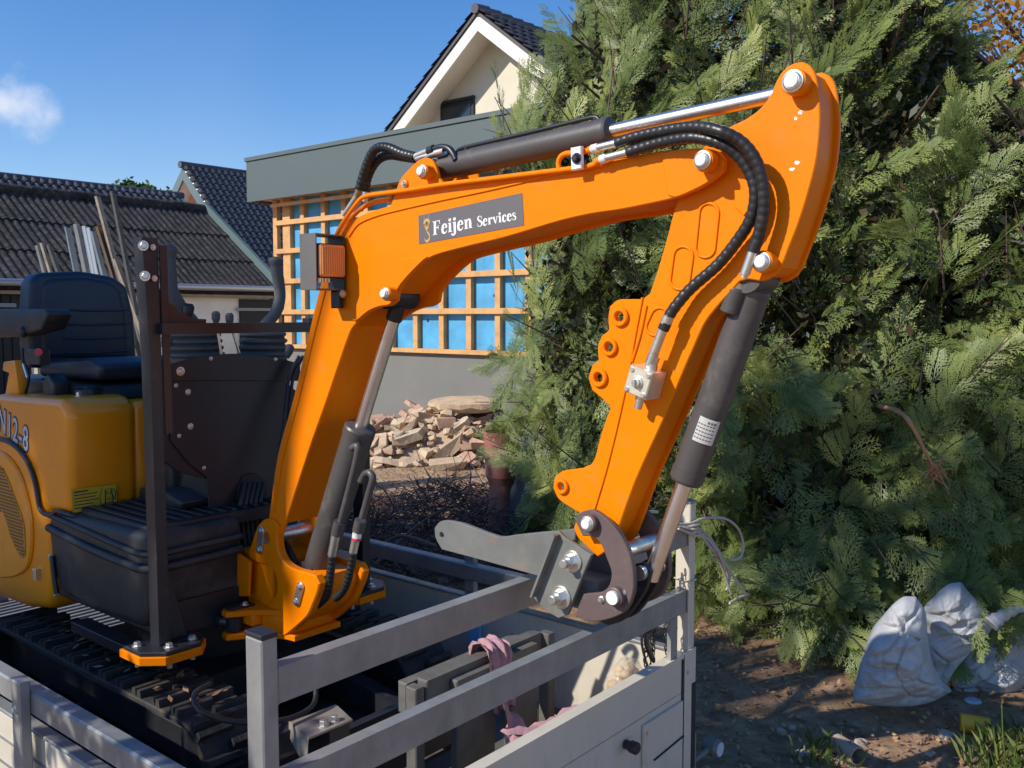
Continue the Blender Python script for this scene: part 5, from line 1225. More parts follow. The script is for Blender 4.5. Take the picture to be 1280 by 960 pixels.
def ram(name, a, b, c, R, r, parent=EX, q=0.0, band=True):
    """hydraulic cylinder: barrel from pixel a to b, chrome rod from b to c, all in one upright plane"""
    A, B_, C_ = [P3(x, y, q) for x, y in (a, b, c)]; L = (B_ - A).length
    # keep the rod in line with the barrel
    d = (B_ - A).normalized(); k = (C_ - A).dot(d); C_ = A + d * k
    o = MB().prof(A, B_, [(0, R * .7), (.006, R * .97), (.01, R), (L - .03, R), (L - .0295, R * 1.04), (L - .006, R * 1.04), (L, R * .96), (L + .004, R * .6)], 30).build(name, CYLM, parent)
    MB().cyl(B_, C_, r, n=24).build('rod', CHROME, o)
    return o, A, B_, C_, d
def rams():
    # arm ram along the top of the boom
    o, A, B_, C_, d = ram('arm_ram', (553, 210), (764, 164), (1000, 112), .0325, .0155, q=-.02)
    MB().cyl(A + Vector((-.03, -.045, 0)), A + Vector((-.03, .06, 0)), .026).build('ram_eye', CYLM, o); MB().box(A.x - .05, A.x + .01, -.04, 0, A.z - .02, A.z + .02, .004).build('eye_block', CYLM, o)
    pp = [P3(x, y, -.03) for x, y in ((571, 196), (573, 188), (582, 184), (660, 166), (738, 147), (746, 147), (750, 152), (751, 160))]
    MB().tube(pp, .0055, 8, 5).build('ram_pipe', BLACKP, o)
    for x, y in ((583, 188), (744, 151)): p = P3(x, y, -.03); MB().cyl(p - UP * .022, p + UP * .006, .006).build('pipe_clip', BLACKP, o)
    # hoses rising over the elbow to the ram
    for pts, q in (([(449, 237), (453, 222), (459, 204), (466, 190), (475, 184), (487, 185), (503, 192), (519, 196)], -.05), ([(457, 240), (459, 224), (466, 208), (475, 198), (488, 194), (503, 196), (520, 198.5)], -.02)):
        MB().spiral([P3(x, y, q) for x, y in pts], .0125, 12, .014).build('spiral_hose', RUBBER, o)
    for pts, r, m in (([(450, 234), (446, 245)], .0095, mat('bronze_ferrule', (.4, .3, .2), .4, .8)), ([(446, 245), (430, 269)], .0078, ZINC), ([(457, 240), (456, 252)], .009, ZINC), ([(519, 196), (538, 188)], .0098, ZINC), ([(521, 198.5), (545, 192)], .0085, ZINC), ([(536, 189.5), (543, 186.5)], .0125, BLACKP), ([(545, 192), (556, 189)], .011, ZINC)):
        a, b = [P3(x, y, -.05) for x, y in pts]; MB().cyl(a, b, r, n=14).build('hose_fitting', m, o)
    MB().tube([P3(x, y, -.05) for x, y in ((542, 187), (552, 184), (561, 186), (567, 193), (570, 200))], .009, 10).build('elbow_pipe', BLACKP, o)
    MB().tube([P3(x, y, -.03) for x, y in ((555, 189), (562, 190), (565, 197), (567, 203))], .008, 10).build('elbow_pipe', BLACKP, o)
    # boom lift ram
    o, A, B_, C_, d = ram('lift_ram', (395, 716), (451, 533), (496, 378), .046, .0195)
    MB().cyl(C_ - d * .05, C_ + d * .0, .023).build('rod_collar', BLACKP, o)
    MB().cyl(C_ + Vector((0, -.05, .02)), C_ + Vector((0, .05, .02)), .036).build('rod_eye', BLACKP, o)
    MB().cyl(A + Vector((0, -.045, -.0)), A + Vector((0, .045, -.0)), .045).build('ram_eye', CYLM, o)
    q = -.06
    T = lambda pts, r, m, nm, sp=False: (MB().spiral([P3(x, y, q) for x, y in pts], r, 10, .014, .16) if sp else MB().tube([P3(x, y, q) for x, y in pts], r, 10)).build(nm, m, o)
    T([(440, 560), (447, 558), (446, 572), (438, 606), (426, 652)], .0105, CYLM, 'ram_pipe'); T([(425, 652), (421, 668)], .0185, CYLM, 'pipe_nut'); T([(420, 668), (418.5, 676)], .014, ZINC, 'hose_fitting'); T([(418.5, 676), (415, 694)], .0135, ZINC, 'hose_fitting')
    T([(415, 694), (413.5, 712), (411, 732), (408, 745), (397, 756)], .0125, RUBBER, 'spiral_hose', True)
    T([(451, 602), (456, 593), (462, 591), (466, 598), (462, 614), (453, 647)], .0105, CYLM, 'ram_pipe'); T([(451, 650), (448, 664)], .018, CYLM, 'pipe_nut'); T([(446.5, 666), (446, 672)], .014, WHITEZ, 'hose_fitting'); T([(445, 673), (441.5, 690)], .0125, ZINC, 'hose_fitting')
    T([(441.5, 690), (438, 712), (433, 730), (427, 741), (419, 748)], .012, RUBBER, 'spiral_hose', True)
    T([(446, 672), (445.7, 675)], .0145, RED, 'red_ring')
    # bucket ram
    o, A, B_, C_, d = ram('bucket_ram', (944, 358), (857, 601), (812, 722), .036, .0185, q=0)
    MB().cyl(A + Vector((0, -.045, .02)), A + Vector((0, .045, .02)), .035).build('ram_eye', CYLM, o)
    pb = P3(917, 374, -.035); dd = d
    MB().prof(pb + d * .03, pb - d * .025, [(0, .018), (.003, .021), (.05, .021), (.055, .018)], 18).build('port_boss', CYLM, o)
    MB().cyl(pb - d * .025, pb - d * .036, .017, n=6).build('hose_fitting', ZINC, o)
    MB().cyl(pb - d * .036, pb - d * .056, .0125, n=6).build('hose_fitting', WHITEZ, o)
    MB().tube([P3(949, 385, -.02), P3(944, 400, -.025), P3(938, 410, -.03)], .01, 8).build('ram_bump', CYLM, o) if False else None
    # data label wrapped on the barrel
    c = P3(884, 534, 0); ux = d; vs = []; n = 8
    side = Vector((0, -1, 0)); w2 = d.cross(side)
    for k in range(n + 1):
        a = math.radians(-62 + 84 * k / n); off = (side * math.cos(a) + w2 * math.sin(a) * (1)) * .0366
        vs += [c - d * .028 + off, c + d * .028 + off]
    lb = MB().add(vs, [(2 * k, 2 * k + 2, 2 * k + 3, 2 * k + 1) for k in range(n)], True).build('data_label', mat('label_silver', (.6, .6, .58), .35, .2), o, recalc=False)
    t = MB()
    for j in range(6):
        for k in range(1, n - 1):
            if j == 0 and k > 3: continue
            a0, a1 = [math.radians(-62 + 84 * (k + e_) / n) for e_ in (.1, .85)]
            z0 = -.022 + j * .008; h_ = .0028 if j else .005
            pp = [c + d * z + (side * math.cos(a) + w2 * math.sin(a)) * .0368 for z, a in ((z0, a0), (z0, a1), (z0 + h_, a1), (z0 + h_, a0))]; t.add(pp, [(0, 1, 2, 3)])
    t.build('label_print', LAMPB, lb, recalc=False)
rams()

AN = -.055
def arm():
    ap = [(821, 341), (834, 296), (845, 255), (868, 200), (893, 170), (911, 159), (930, 150), (945, 140), (956, 129), (964, 116), (971, 100), (979, 88), (990, 80), (1002, 77), (1012, 82), (1019, 93), (1023, 116), (1025, 150), (1021, 195), (1012, 234), (998, 279), (985, 312), (978, 330), (970, 343), (954, 351), (935, 349), (924, 352), (912, 366), (901, 378), (882, 402), (868, 432), (854, 464), (829, 524), (794, 602), (768, 673), (758, 688), (747, 696), (738, 688), (722, 672), (717, 660), (724, 641), (712, 634), (698, 624), (691, 610), (693, 597), (703, 589), (722, 586), (736, 584), (743, 573), (752, 540), (763, 509), (753, 499), (740, 488), (735, 472), (740, 457), (748, 451), (747, 433), (752, 420), (761, 413), (760, 397), (762, 383), (772, 375), (786, 374), (803, 374), (812, 367)]
    pl = smooth2(polyq(ap, AN), 4, 32)
    hs = []
    for x, y, r in ((776, 396, 6.5), (763, 434, 6.5), (750, 472, 6.5), (703.5, 608, 5.5)):
        c = pq(x, y, AN); hs.append(circ(c[0], c[1], r * 2.05 / 1150, 18))
    near = MB().plate(pl, AN, AN + .01, 'q', .0022, hs).build('arm', ORANGE, EX)
    MB().plate(pl, -AN - .01, -AN, 'q', .0022, hs).build('arm_side', ORANGE, near)
    core = [(855, 262), (838, 312), (822, 362), (808, 400), (790, 450), (776, 505), (758, 560), (742, 610), (730, 648), (748, 686), (762, 664), (788, 602), (823, 522), (848, 462), (876, 398), (900, 370), (925, 346), (955, 345), (972, 334), (992, 280), (1006, 234), (1015, 195), (1018, 150), (1016, 112), (1006, 86), (992, 84), (976, 108), (962, 130), (945, 147), (915, 165), (880, 195)]
    MB().plate(smooth2(polyq(core, AN), 3, 32), AN + .01, -AN - .01, 'q', .001).build('arm_core', ORANGE, near)
    # boss rings round the holes
    for x, y, r in ((776, 396, 12.5), (763, 434, 11.5), (750, 472, 12.5), (703.5, 608, 10.5)):
        c = pq(x, y, AN); R = r * 2.02 / 1150; ri = (5.5 if x == 703.5 else 6.5) * 2.05 / 1150
        MB().plate(circ(c[0], c[1], R, 26), AN - .009, AN - .0003, 'q', .0025, [circ(c[0], c[1], ri, 18)]).build('boss_ring', ORANGE, near)
        MB().plate(circ(c[0], c[1], R, 26), -AN + .0003, -AN + .009, 'q', .0025, [circ(c[0], c[1], ri, 18)]).build('boss_ring', ORANGE, near)
    # weld seams
    W_ = lambda pts, r=.003: MB().tube([P3(x, y, AN - .001) for x, y in pts], r, 6).build('weld_bead', ORANGE, near)
    W_([(803, 372), (794, 420), (785, 470), (772, 530), (757, 590), (742, 640)]); W_([(808, 382), (800, 420), (790, 452)], .0035)
    # raised oval beads
    def oval(cx, cy, w, L, ang, top=True, a0=0, a1=360):
        pts = []; a = math.radians(ang); ux, uy = math.sin(a), -math.cos(a)
        for k in range(13):
            t = math.radians(180 * k / 12); pts.append((cx + ux * L / 2 + (math.cos(t) * (uy) + math.sin(t) * ux) * w / 2, cy + uy * L / 2 + (math.cos(t) * (-ux) + math.sin(t) * uy) * w / 2))
        for k in range(13):
            t = math.radians(180 + 180 * k / 12); pts.append((cx - ux * L / 2 + (math.cos(t) * uy + math.sin(t) * ux) * w / 2, cy - uy * L / 2 + (math.cos(t) * -ux + math.sin(t) * uy) * w / 2))
        pts.append(pts[0]); MB().tube([P3(x, y, AN - .0005) for x, y in pts], .0035, 6, 1).build('pressed_bead', ORANGE, near)
    oval(884, 288, 24, 44, 6); oval(852, 335, 24, 30, 8); oval(822, 402, 22, 14, 25)
    # doubler under the ram eye at the bottom right of the head
    dp = [(938, 300), (952, 306), (964, 316), (970, 328), (966, 342), (952, 349), (936, 347), (924, 351), (912, 352), (918, 330), (928, 308)]
    pinhead(near, 990, 101, AN, .0185, .034)
    pinhead(near, 951, 327, AN, .0165, .03)
    pinhead(near, 733, 655, AN - .028, .0155, .018, LINKM)
    # little hose guide lug
    MB().plate(polyq([(926, 240), (927, 262), (938, 272), (946, 262), (962, 246), (948, 238)], AN), AN - .03, AN - .0005, 'q', .002).build('hose_guide', ORANGE, near)
    # paint chips
    for x, y in ((1001, 140), (995, 148), (996, 203), (990, 211)):
        p = P3(x, y, AN - .0004); MB().add([p + Vector((math.cos(k) * .005 * random.uniform(.5, 1.4), 0, math.sin(k) * .0035 * random.uniform(.5, 1.4))) for k in (0, 1, 2, 3, 4, 5)], [(0, 1, 2, 3, 4, 5)]).build('paint_chip', WHITEZ, near, recalc=False)
    # valve block with bolts and fittings
    v = MB(); c = P3(797, 478, AN - .062); ang = math.radians(-17); U = Vector((math.cos(ang), 0, math.sin(ang))); V = Vector((-math.sin(ang), 0, math.cos(ang)))
    sq = []
    for a, b in ((-1, -1), (1, -1), (1, 1), (-1, 1)): w = c + U * a * .029 + V * b * .03; sq.append((w.x, w.z))
    vb = v.plate(sq, AN - .062, AN - .0005, 'q', .0025).build('valve_block', ZBLOCK, near)
    for a, b in ((-1, -1), (1, -1), (1, 1), (-1, 1)):
        w = c + U * a * .021 + V * b * .022; MB().prof(w, w + NQ, [(0, .0062), (.001, .0062), (.0012, .005), (.004, .0045)], 14).build('screw', ZINC, vb)
    MB().prof(c, c + NQ, [(0, .0135), (.004, .013), (.0045, .0095), (.010, .0095), (.0105, .006)], 18).build('spindle', ZINC, vb); MB().beam(c + NQ * .0105, c + NQ * .016, .004, .014, (0, 0, 1)).build('spindle_flat', ZINC, vb)
    e = c + Vector((0, .03, 0)); U2 = V
    MB().cyl(e + V * .028 + U * .006, e + V * .042 + U * .006, .0125, n=6).build('fitting', ZINC, vb)
    MB().cyl(e + V * .042 + U * .006, e + V * .06 + U * .008, .0105, n=6).build('fitting', ZINC, vb)
    MB().cyl(e - V * .03, e - V * .045, .0115, n=6).build('fitting', ZINC, vb); MB().cyl(e - V * .045, e - V * .062, .009, n=12).build('fitting', ZINC, vb)
    # hoses
    q1 = -.14
    def hose(pts, r=.0118):
        return MB().spiral([P3(x, y, w) for x, y, w in pts], r, 12, .0155, .11).build('spiral_hose', RUBBER, near)
    hose([(771, 179, -.106), (790, 172.5, -.108), (812, 167, -.112), (845, 161, -.12), (872, 159, -.13), (900, 164, -.14), (925, 176, -.125), (943, 197, -.115), (953, 226, -.105), (955, 255, -.098), (951, 282, -.093), (945, 306, -.09)])
    hose([(785, 190.5, -.106), (805, 184, -.108), (827, 178, -.112), (850, 173.5, -.12), (872, 172.5, -.125), (902, 180, -.12), (923, 195, -.105), (938, 217, -.095), (944, 243, -.09), (938, 274, -.085), (920, 303, -.08), (897, 331, -.08), (863, 361, -.083), (845, 382, -.088), (835, 397, -.09)])
    def fit(pts, r, m, n=14, q=-.095): a, b = [P3(x, y, q) for x, y in pts]; MB().cyl(a, b, r, n=n).build('hose_fitting', m, near)
    fit([(945, 304), (941, 315)], .0125, RUBBER); fit([(941, 315), (931, 343)], .0102, ZINC); fit([(932, 340), (929.5, 347)], .0075, ZINC)
    fit([(836, 395), (832, 405)], .0125, ZINC); fit([(833, 403), (829, 412)], .0125, RUBBER); fit([(829, 411), (818, 440)], .0105, ZINC, 14, -.095); fit([(818, 440), (812, 455)], .0115, ZINC, 6, -.09); fit([(813, 452), (811, 460)], .009, ZINC, 12, -.09)
arm()

def links():
    # curved side links
    lk = [(719, 652), (724, 642), (733, 638), (744, 639), (761, 652), (776, 670), (787, 694), (792, 722), (790, 745), (781, 764), (764, 773), (741, 777), (719, 771), (722, 760), (729, 743), (740, 742), (752, 740), (761, 732), (764, 716), (758, 698), (750, 679), (741, 671), (728, 670)]
    q = AN - .03
    lp = smooth2(polyq(lk, q), 4, 40)
    o = MB().plate(lp, q, q + .016, 'q', .002).build('side_link', LINKM, EX)
    o2 = MB().plate(lp, -q - .016, -q, 'q', .002).build('side_link', LINKM, EX)
    p = P3(766, 747, q - .02)
    MB().prof((p.x, q, p.z), (p.x, q - .05, p.z), [(0, .022), (.016, .022), (.018, .019)], 24).build('pin_boss', LINKM, o); MB().cyl((p.x, q - .018, p.z), (p.x, q - .025, p.z), .0155).build('pin', WHITEZ, o)
    MB().cyl((p.x, q, p.z), (p.x, -q, p.z), .014).build('cross_pin', ZINC, o)
    b = P3(778, 742, q - .004); MB().bolt((b.x, q, b.z), NQ, .006).build('bolt', ZINC, o)
    b = P3(752, 749, q); MB().bolt((b.x, q, b.z), NQ, .006).build('bolt', ZINC, o)
    pp = P3(783, 688, q + .03); MB().cyl((pp.x, q + .017, pp.z), (pp.x, -q, pp.z), .018).build('pin', ZINC, o)
    a = P3(733, 655, AN - .03); MB().cyl((a.x, -.08, a.z), (a.x, .1, a.z), .014).build('cross_pin', ZINC, o)
    # inner bucket link joining ram rod and hitch
    il = polyq([(812, 700), (822, 712), (815, 735), (790, 770), (768, 778), (752, 770), (756, 752), (780, 735), (796, 705)], 0)
    for w in (-.03, .018): MB().plate(smooth2(il, 3), w, w + .014, 'q', .002).build('bucket_link', BLACKP, EX)
    p = P3(811, 712, 0); MB().cyl((p.x, -.045, p.z), (p.x, .045, p.z), .017).build('link_pin', ZINC, EX)
    # quick hitch: long lever plate and side cheeks
    H = AN - .012
    lv = [(540, 673), (539, 661), (546, 653), (556, 652), (575, 656), (619, 672), (640, 670), (668, 667), (700, 664), (716, 662), (712, 690), (690, 712), (676, 722), (664, 720), (600, 702), (548, 688)]
    hp = pq(548, 670, H)
    hitch = MB().plate(smooth2(polyq(lv, H), 3, 40), H + .012, H + .026, 'q', .0015, [circ(hp[0], hp[1], .0075, 16)]).build('hitch_lever', HITCH, EX)
    ch = [(692, 669), (698, 664), (706, 672), (739, 694), (733, 708), (722, 735), (709, 769), (698, 773), (682, 763), (667, 748), (663, 741), (672, 722)]
    for w, par in ((H - .03, EX), (.045, EX)):
        chk = MB().plate(smooth2(polyq(ch, H - .03), 3, 40), w, w + .012, 'q', .0015).build('hitch_cheek', HITCH, par)
    fl = MB().beam(P3(697, 668, H - .036), P3(668, 745, H - .036), .03, .006, (1, 0, 0)).build('hitch_flange', HITCH, EX)
    for x, y, r in ((706, 703, .026), (692, 748, .0275)):
        p = P3(x, y, H - .05); q0 = H - .0305
        MB().prof((p.x + .008, q0, p.z), (p.x + .008, q0 - 1, p.z), [(0, r), (.0035, r), (.005, r * .93)], 28).build('washer', ZINC, EX)
        MB().prof((p.x + .006, q0 - .005, p.z), (p.x + .006, q0 - 1, p.z), [(0, r * .66), (.013, r * .66), (.016, r * .56)], 6).build('nut', ZINC, EX)
        MB().prof((p.x + .006, q0 - .02, p.z), (p.x + .006, q0 - 1, p.z), [(0, r * .42), (.016, r * .42), (.018, r * .34)], 18).build('stud', ZINC, EX)
    MB().box(*sorted((pq(700, 700, 0)[0], pq(760, 700, 0)[0])), -.05, .045, pq(720, 752, 0)[1], pq(720, 715, 0)[1], .01).build('hitch_body', HITCH, EX)
links()

def swing():
    q = -.1
    ck = [(322, 657), (331, 649), (340, 649), (347, 658), (346, 674), (348, 690), (356, 704), (369, 712), (383, 716), (394, 720), (399, 730), (396, 742), (391, 755), (384, 770), (372, 782), (357, 794), (345, 799), (325, 792), (314, 784), (325, 768), (338, 752), (345, 742), (346, 730), (344, 718), (335, 708), (320, 703), (312, 698), (311, 690), (317, 670)]
    p = smooth2(polyq(ck, q), 4, 40)
    o = MB().plate(p, q, q + .03, 'q', .004).build('swing_bracket', ORANGE, EX)
    MB().plate(p, -q - .03, -q, 'q', .004).build('swing_cheek', ORANGE, o)
    body = [(348, 712), (372, 718), (390, 724), (391, 742), (382, 764), (368, 778), (350, 788), (335, 782), (325, 770), (338, 755), (346, 740)]
    MB().plate(smooth2(polyq(body, q), 3), q + .03, -q - .03, 'q', .003).build('swing_body', ORANGE, o)
    # fork arms to the swing ram
    a = P3(300, 748, q); b = P3(345, 745, q)
    z1 = pq(290, 744, -.17)[1]; z0 = pq(290, 782, -.17)[1]
    def fork(z): 
        c = S3(287, 750, -1.02)
        return [(-1.10, -.19), (-1.08, -.215), (-1.05, -.22), (-1.0, -.15), (-.93, -.10), (-.88, -.09), (-.88, .09), (-1.08, .09), (-1.1, -.1)]
    zt = a.z + .0
    MB().plate(smooth2(fork(0), 3, 40), zt - .014, zt + .004, 'z', .003).build('fork_plate', ORANGE, o)
    MB().plate(smooth2(fork(0), 3, 40), zt - .086, zt - .066, 'z', .003).build('fork_plate', ORANGE, o)
    MB().rpoly([(-1.0, -.13), (-.9, -.09), (-.9, .08), (-1.0, .08)], zt - .07, zt - .01, 'z', .008, 2).build('fork_web', ORANGE, o)
    MB().plate([(-1.09, -.2), (-1.05, -.2), (-1.04, -.12), (-1.08, -.12)], zt + .0045, zt + .012, 'z', .002).build('lock_plate', BLACKP, o); MB().bolt((-1.05, -.15, zt + .012), UP, .008, .008).build('bolt', ZINC, o)
    MB().prof((-1.065, -.18, zt - .065), (-1.065, -.18, zt - .0145), [(0, .022), (.004, .027), (.046, .027), (.05, .022)], 20).build('swing_ram_eye', BLACKP, EX)
    MB().cyl((-1.07, -.19, zt - .04), (-1.3, -.245, zt - .035), .014).build('swing_ram_rod', CHROME, EX)
    MB().cyl((-1.1, -.197, zt - .04), (-1.12, -.202, zt - .04), .02).build('rod_nut', BLACKP, EX)
    MB().cyl((-1.22, -.225, zt - .037), (-1.6, -.3, zt - .03), .03).build('swing_ram', CYLM, EX)
    # orange kingpost of the main frame behind the bracket
    MB().rpoly([(-1.16, .76), (-1.02, .76), (-.99, .8), (-.99, .93), (-1.03, .95), (-1.16, .95)], -.09, .09, 'q', .012, 3).build('king_post', ORANGE, EX)
    MB().rpoly([(-1.2, .735), (-1.0, .735), (-1.0, .775), (-1.2, .775)], -.16, .16, 'q', .008, 2).build('king_post_foot', ORANGE, EX)
    MB().plate(smooth2(polyq([(286, 655), (292, 655), (297, 690), (314, 702), (312, 745), (288, 745), (291, 705)], -.12), 2, 40), -.125, -.115, 'q', .002).build('frame_plate', ORANGE, EX)
    # cross hose in the bracket
    MB().spiral([P3(352, 672, .0), P3(362, 690, -.03), P3(372, 712, -.03)], .012, 10).build('spiral_hose', RUBBER, o)
    # pin keeper plates with bolts
    for x0, y0, x1, y1, n in ((327, 663, 325, 687, 'a'), (376, 733, 371, 752, 'b')):
        a = P3(x0, y0, q - .003); b = P3(x1, y1, q - .003); d = (b - a).normalized(); s = Vector((0, 1, 0)).cross(d)
        pts = []
        for k in range(9): t = math.pi * k / 8; v = a + s * math.cos(t) * .0145 - d * math.sin(t) * .0145; pts.append((v.x, v.z))
        for k in range(9): t = math.pi * k / 8; v = b - s * math.cos(t) * .0145 + d * math.sin(t) * .0145; pts.append((v.x, v.z))
        kp = MB().plate(pts, q - .007, q - .0005, 'q', .001).build('keeper_plate', ZINC, o)
        for c in (a, b): MB().bolt((c.x, q - .007, c.z), NQ, .008, .006).build('bolt', ZINC, kp)
    for q_ in (-.05,): MB().cyl((P3(332, 672, q).x, q + .0, P3(332, 672, q).z), (P3(332, 672, q).x, -q, P3(332, 672, q).z), .022).build('foot_pin', ZINC, o)
swing()

def lamp():
    s1 = -.615; q0 = -.195
    z1 = ps(396, 291, s1)[1]; z0 = ps(396, 362, s1)[1]
    o = MB().box(s1 - .07, s1, q0, q0 + .0035, z0, z1).build('lamp_bracket', LAMPB, EX)
    MB().box(s1 - .07, s1, q0 + .0036, BN - .008, z1 - .004, z1 - .0005).build('bracket_top', LAMPB, o)
    MB().box(s1 - .07, s1, BN - .0115, BN - .0075, z0 + .0, z1 - .0045).build('bracket_side', BLACKP, o)
    MB().box(s1 - .07, s1 - .005, q0 + .0036, BN - .012, z0, z0 + .004).build('bracket_bottom', LAMPB, o)
    zc = (ps(414, 305, s1)[1] + ps(414, 347, s1)[1]) / 2; qc = (q0 + BN) / 2 - .001; r = .047
    h = MB().rpoly([(qc - r, zc - r), (qc + r, zc - r), (qc + r, zc + r), (qc - r, zc + r)], s1 - .03, s1 + .004, 's', .01, 3).build('lamp_housing', BLACKP, o)
    MB().rpoly([(qc - r * .95, zc - r * .95), (qc + r * .95, zc - r * .95), (qc + r * .95, zc + r * .95), (qc - r * .95, zc + r * .95)], s1 - .01, s1 + .008, 's', .007, 3).build('lens', AMBER, h)
    for k in range(11):
        q = qc - r * .8 + k * r * .16
        MB().box(s1 + .0082, s1 + .0105, q - .0014, q + .0014, zc - r * .8, zc + r * .8, .0005).build('lens_rib', AMBER, h)
    for k in range(6):
        MB().box(s1 - .065, s1 - .031, qc - .04 + k * .016, qc - .036 + k * .016, zc - .04, zc + .04).build('cooling_fin', BLACKP, h)
    for k in range(4): MB().cyl((s1 - .02, qc - .03 + k * .012, zc - r - .012), (s1 - .02, qc - .03 + k * .012, zc - r), .004).build('bolt', ZINC, o)
    MB().box(s1 - .04, s1 - .005, BN - .03, BN - .008, z0 - .05, z0 - .0005, .004).build('bracket_foot', BLACKP, o)
    MB().bolt((s1 + .003, BN - .02, z0 - .01), NS, .008).build('bolt', ZINC, o)
lamp()

# ================================================================== VEGETATION
def frond_template(nb, sub, w=1.0, seed=0):
    """flat fern-like cypress spray, unit length along y; returns quads"""
    r = np.random.default_rng(seed); V = []; Q = []
    def leaf(p, d, L, wd, z=0.0):
        n = np.array([-d[1], d[0]]); a = p; b = p + d * L * .45 + n * wd; c = p + d * L; e = p + d * L * .45 - n * wd; k = len(V)
        for pt, zz in ((a, z), (b, z - .01), (c, z - .03 * L * 4), (e, z - .01)): V.append([pt[0], pt[1], zz])
        Q.append([k, k + 1, k + 2, k + 3])
    leaf(np.array([0, 0.]), np.array([0, 1.]), 1.02, .016)
    for i in range(nb):
        y = .06 + .9 * i / nb; sd = 1 if i % 2 else -1
        L = (.40 * math.sin(math.pi * min(1, .25 + y * .78)) ** .8 + .06) * r.uniform(.8, 1.15) * w
        a = math.radians(38 + r.uniform(-7, 7)); d = np.array([sd * math.sin(a), math.cos(a)]); p0 = np.array([0, y])
        leaf(p0, d, L, .018, -.01)
        for j in range(sub):
            t = .18 + .75 * j / sub; s2 = 1 if j % 2 else -1; a2 = a * sd + s2 * math.radians(36); d2 = np.array([math.sin(a2), math.cos(a2)])
            leaf(p0 + d * L * t, d2, L * .42 * (1.15 - t), .017, -.015)
    return np.array(V), np.array(Q)
TA = [frond_template(15, 7, 1, s) for s in range(3)]; TBf = [frond_template(11, 4, 1, s + 9) for s in range(3)]

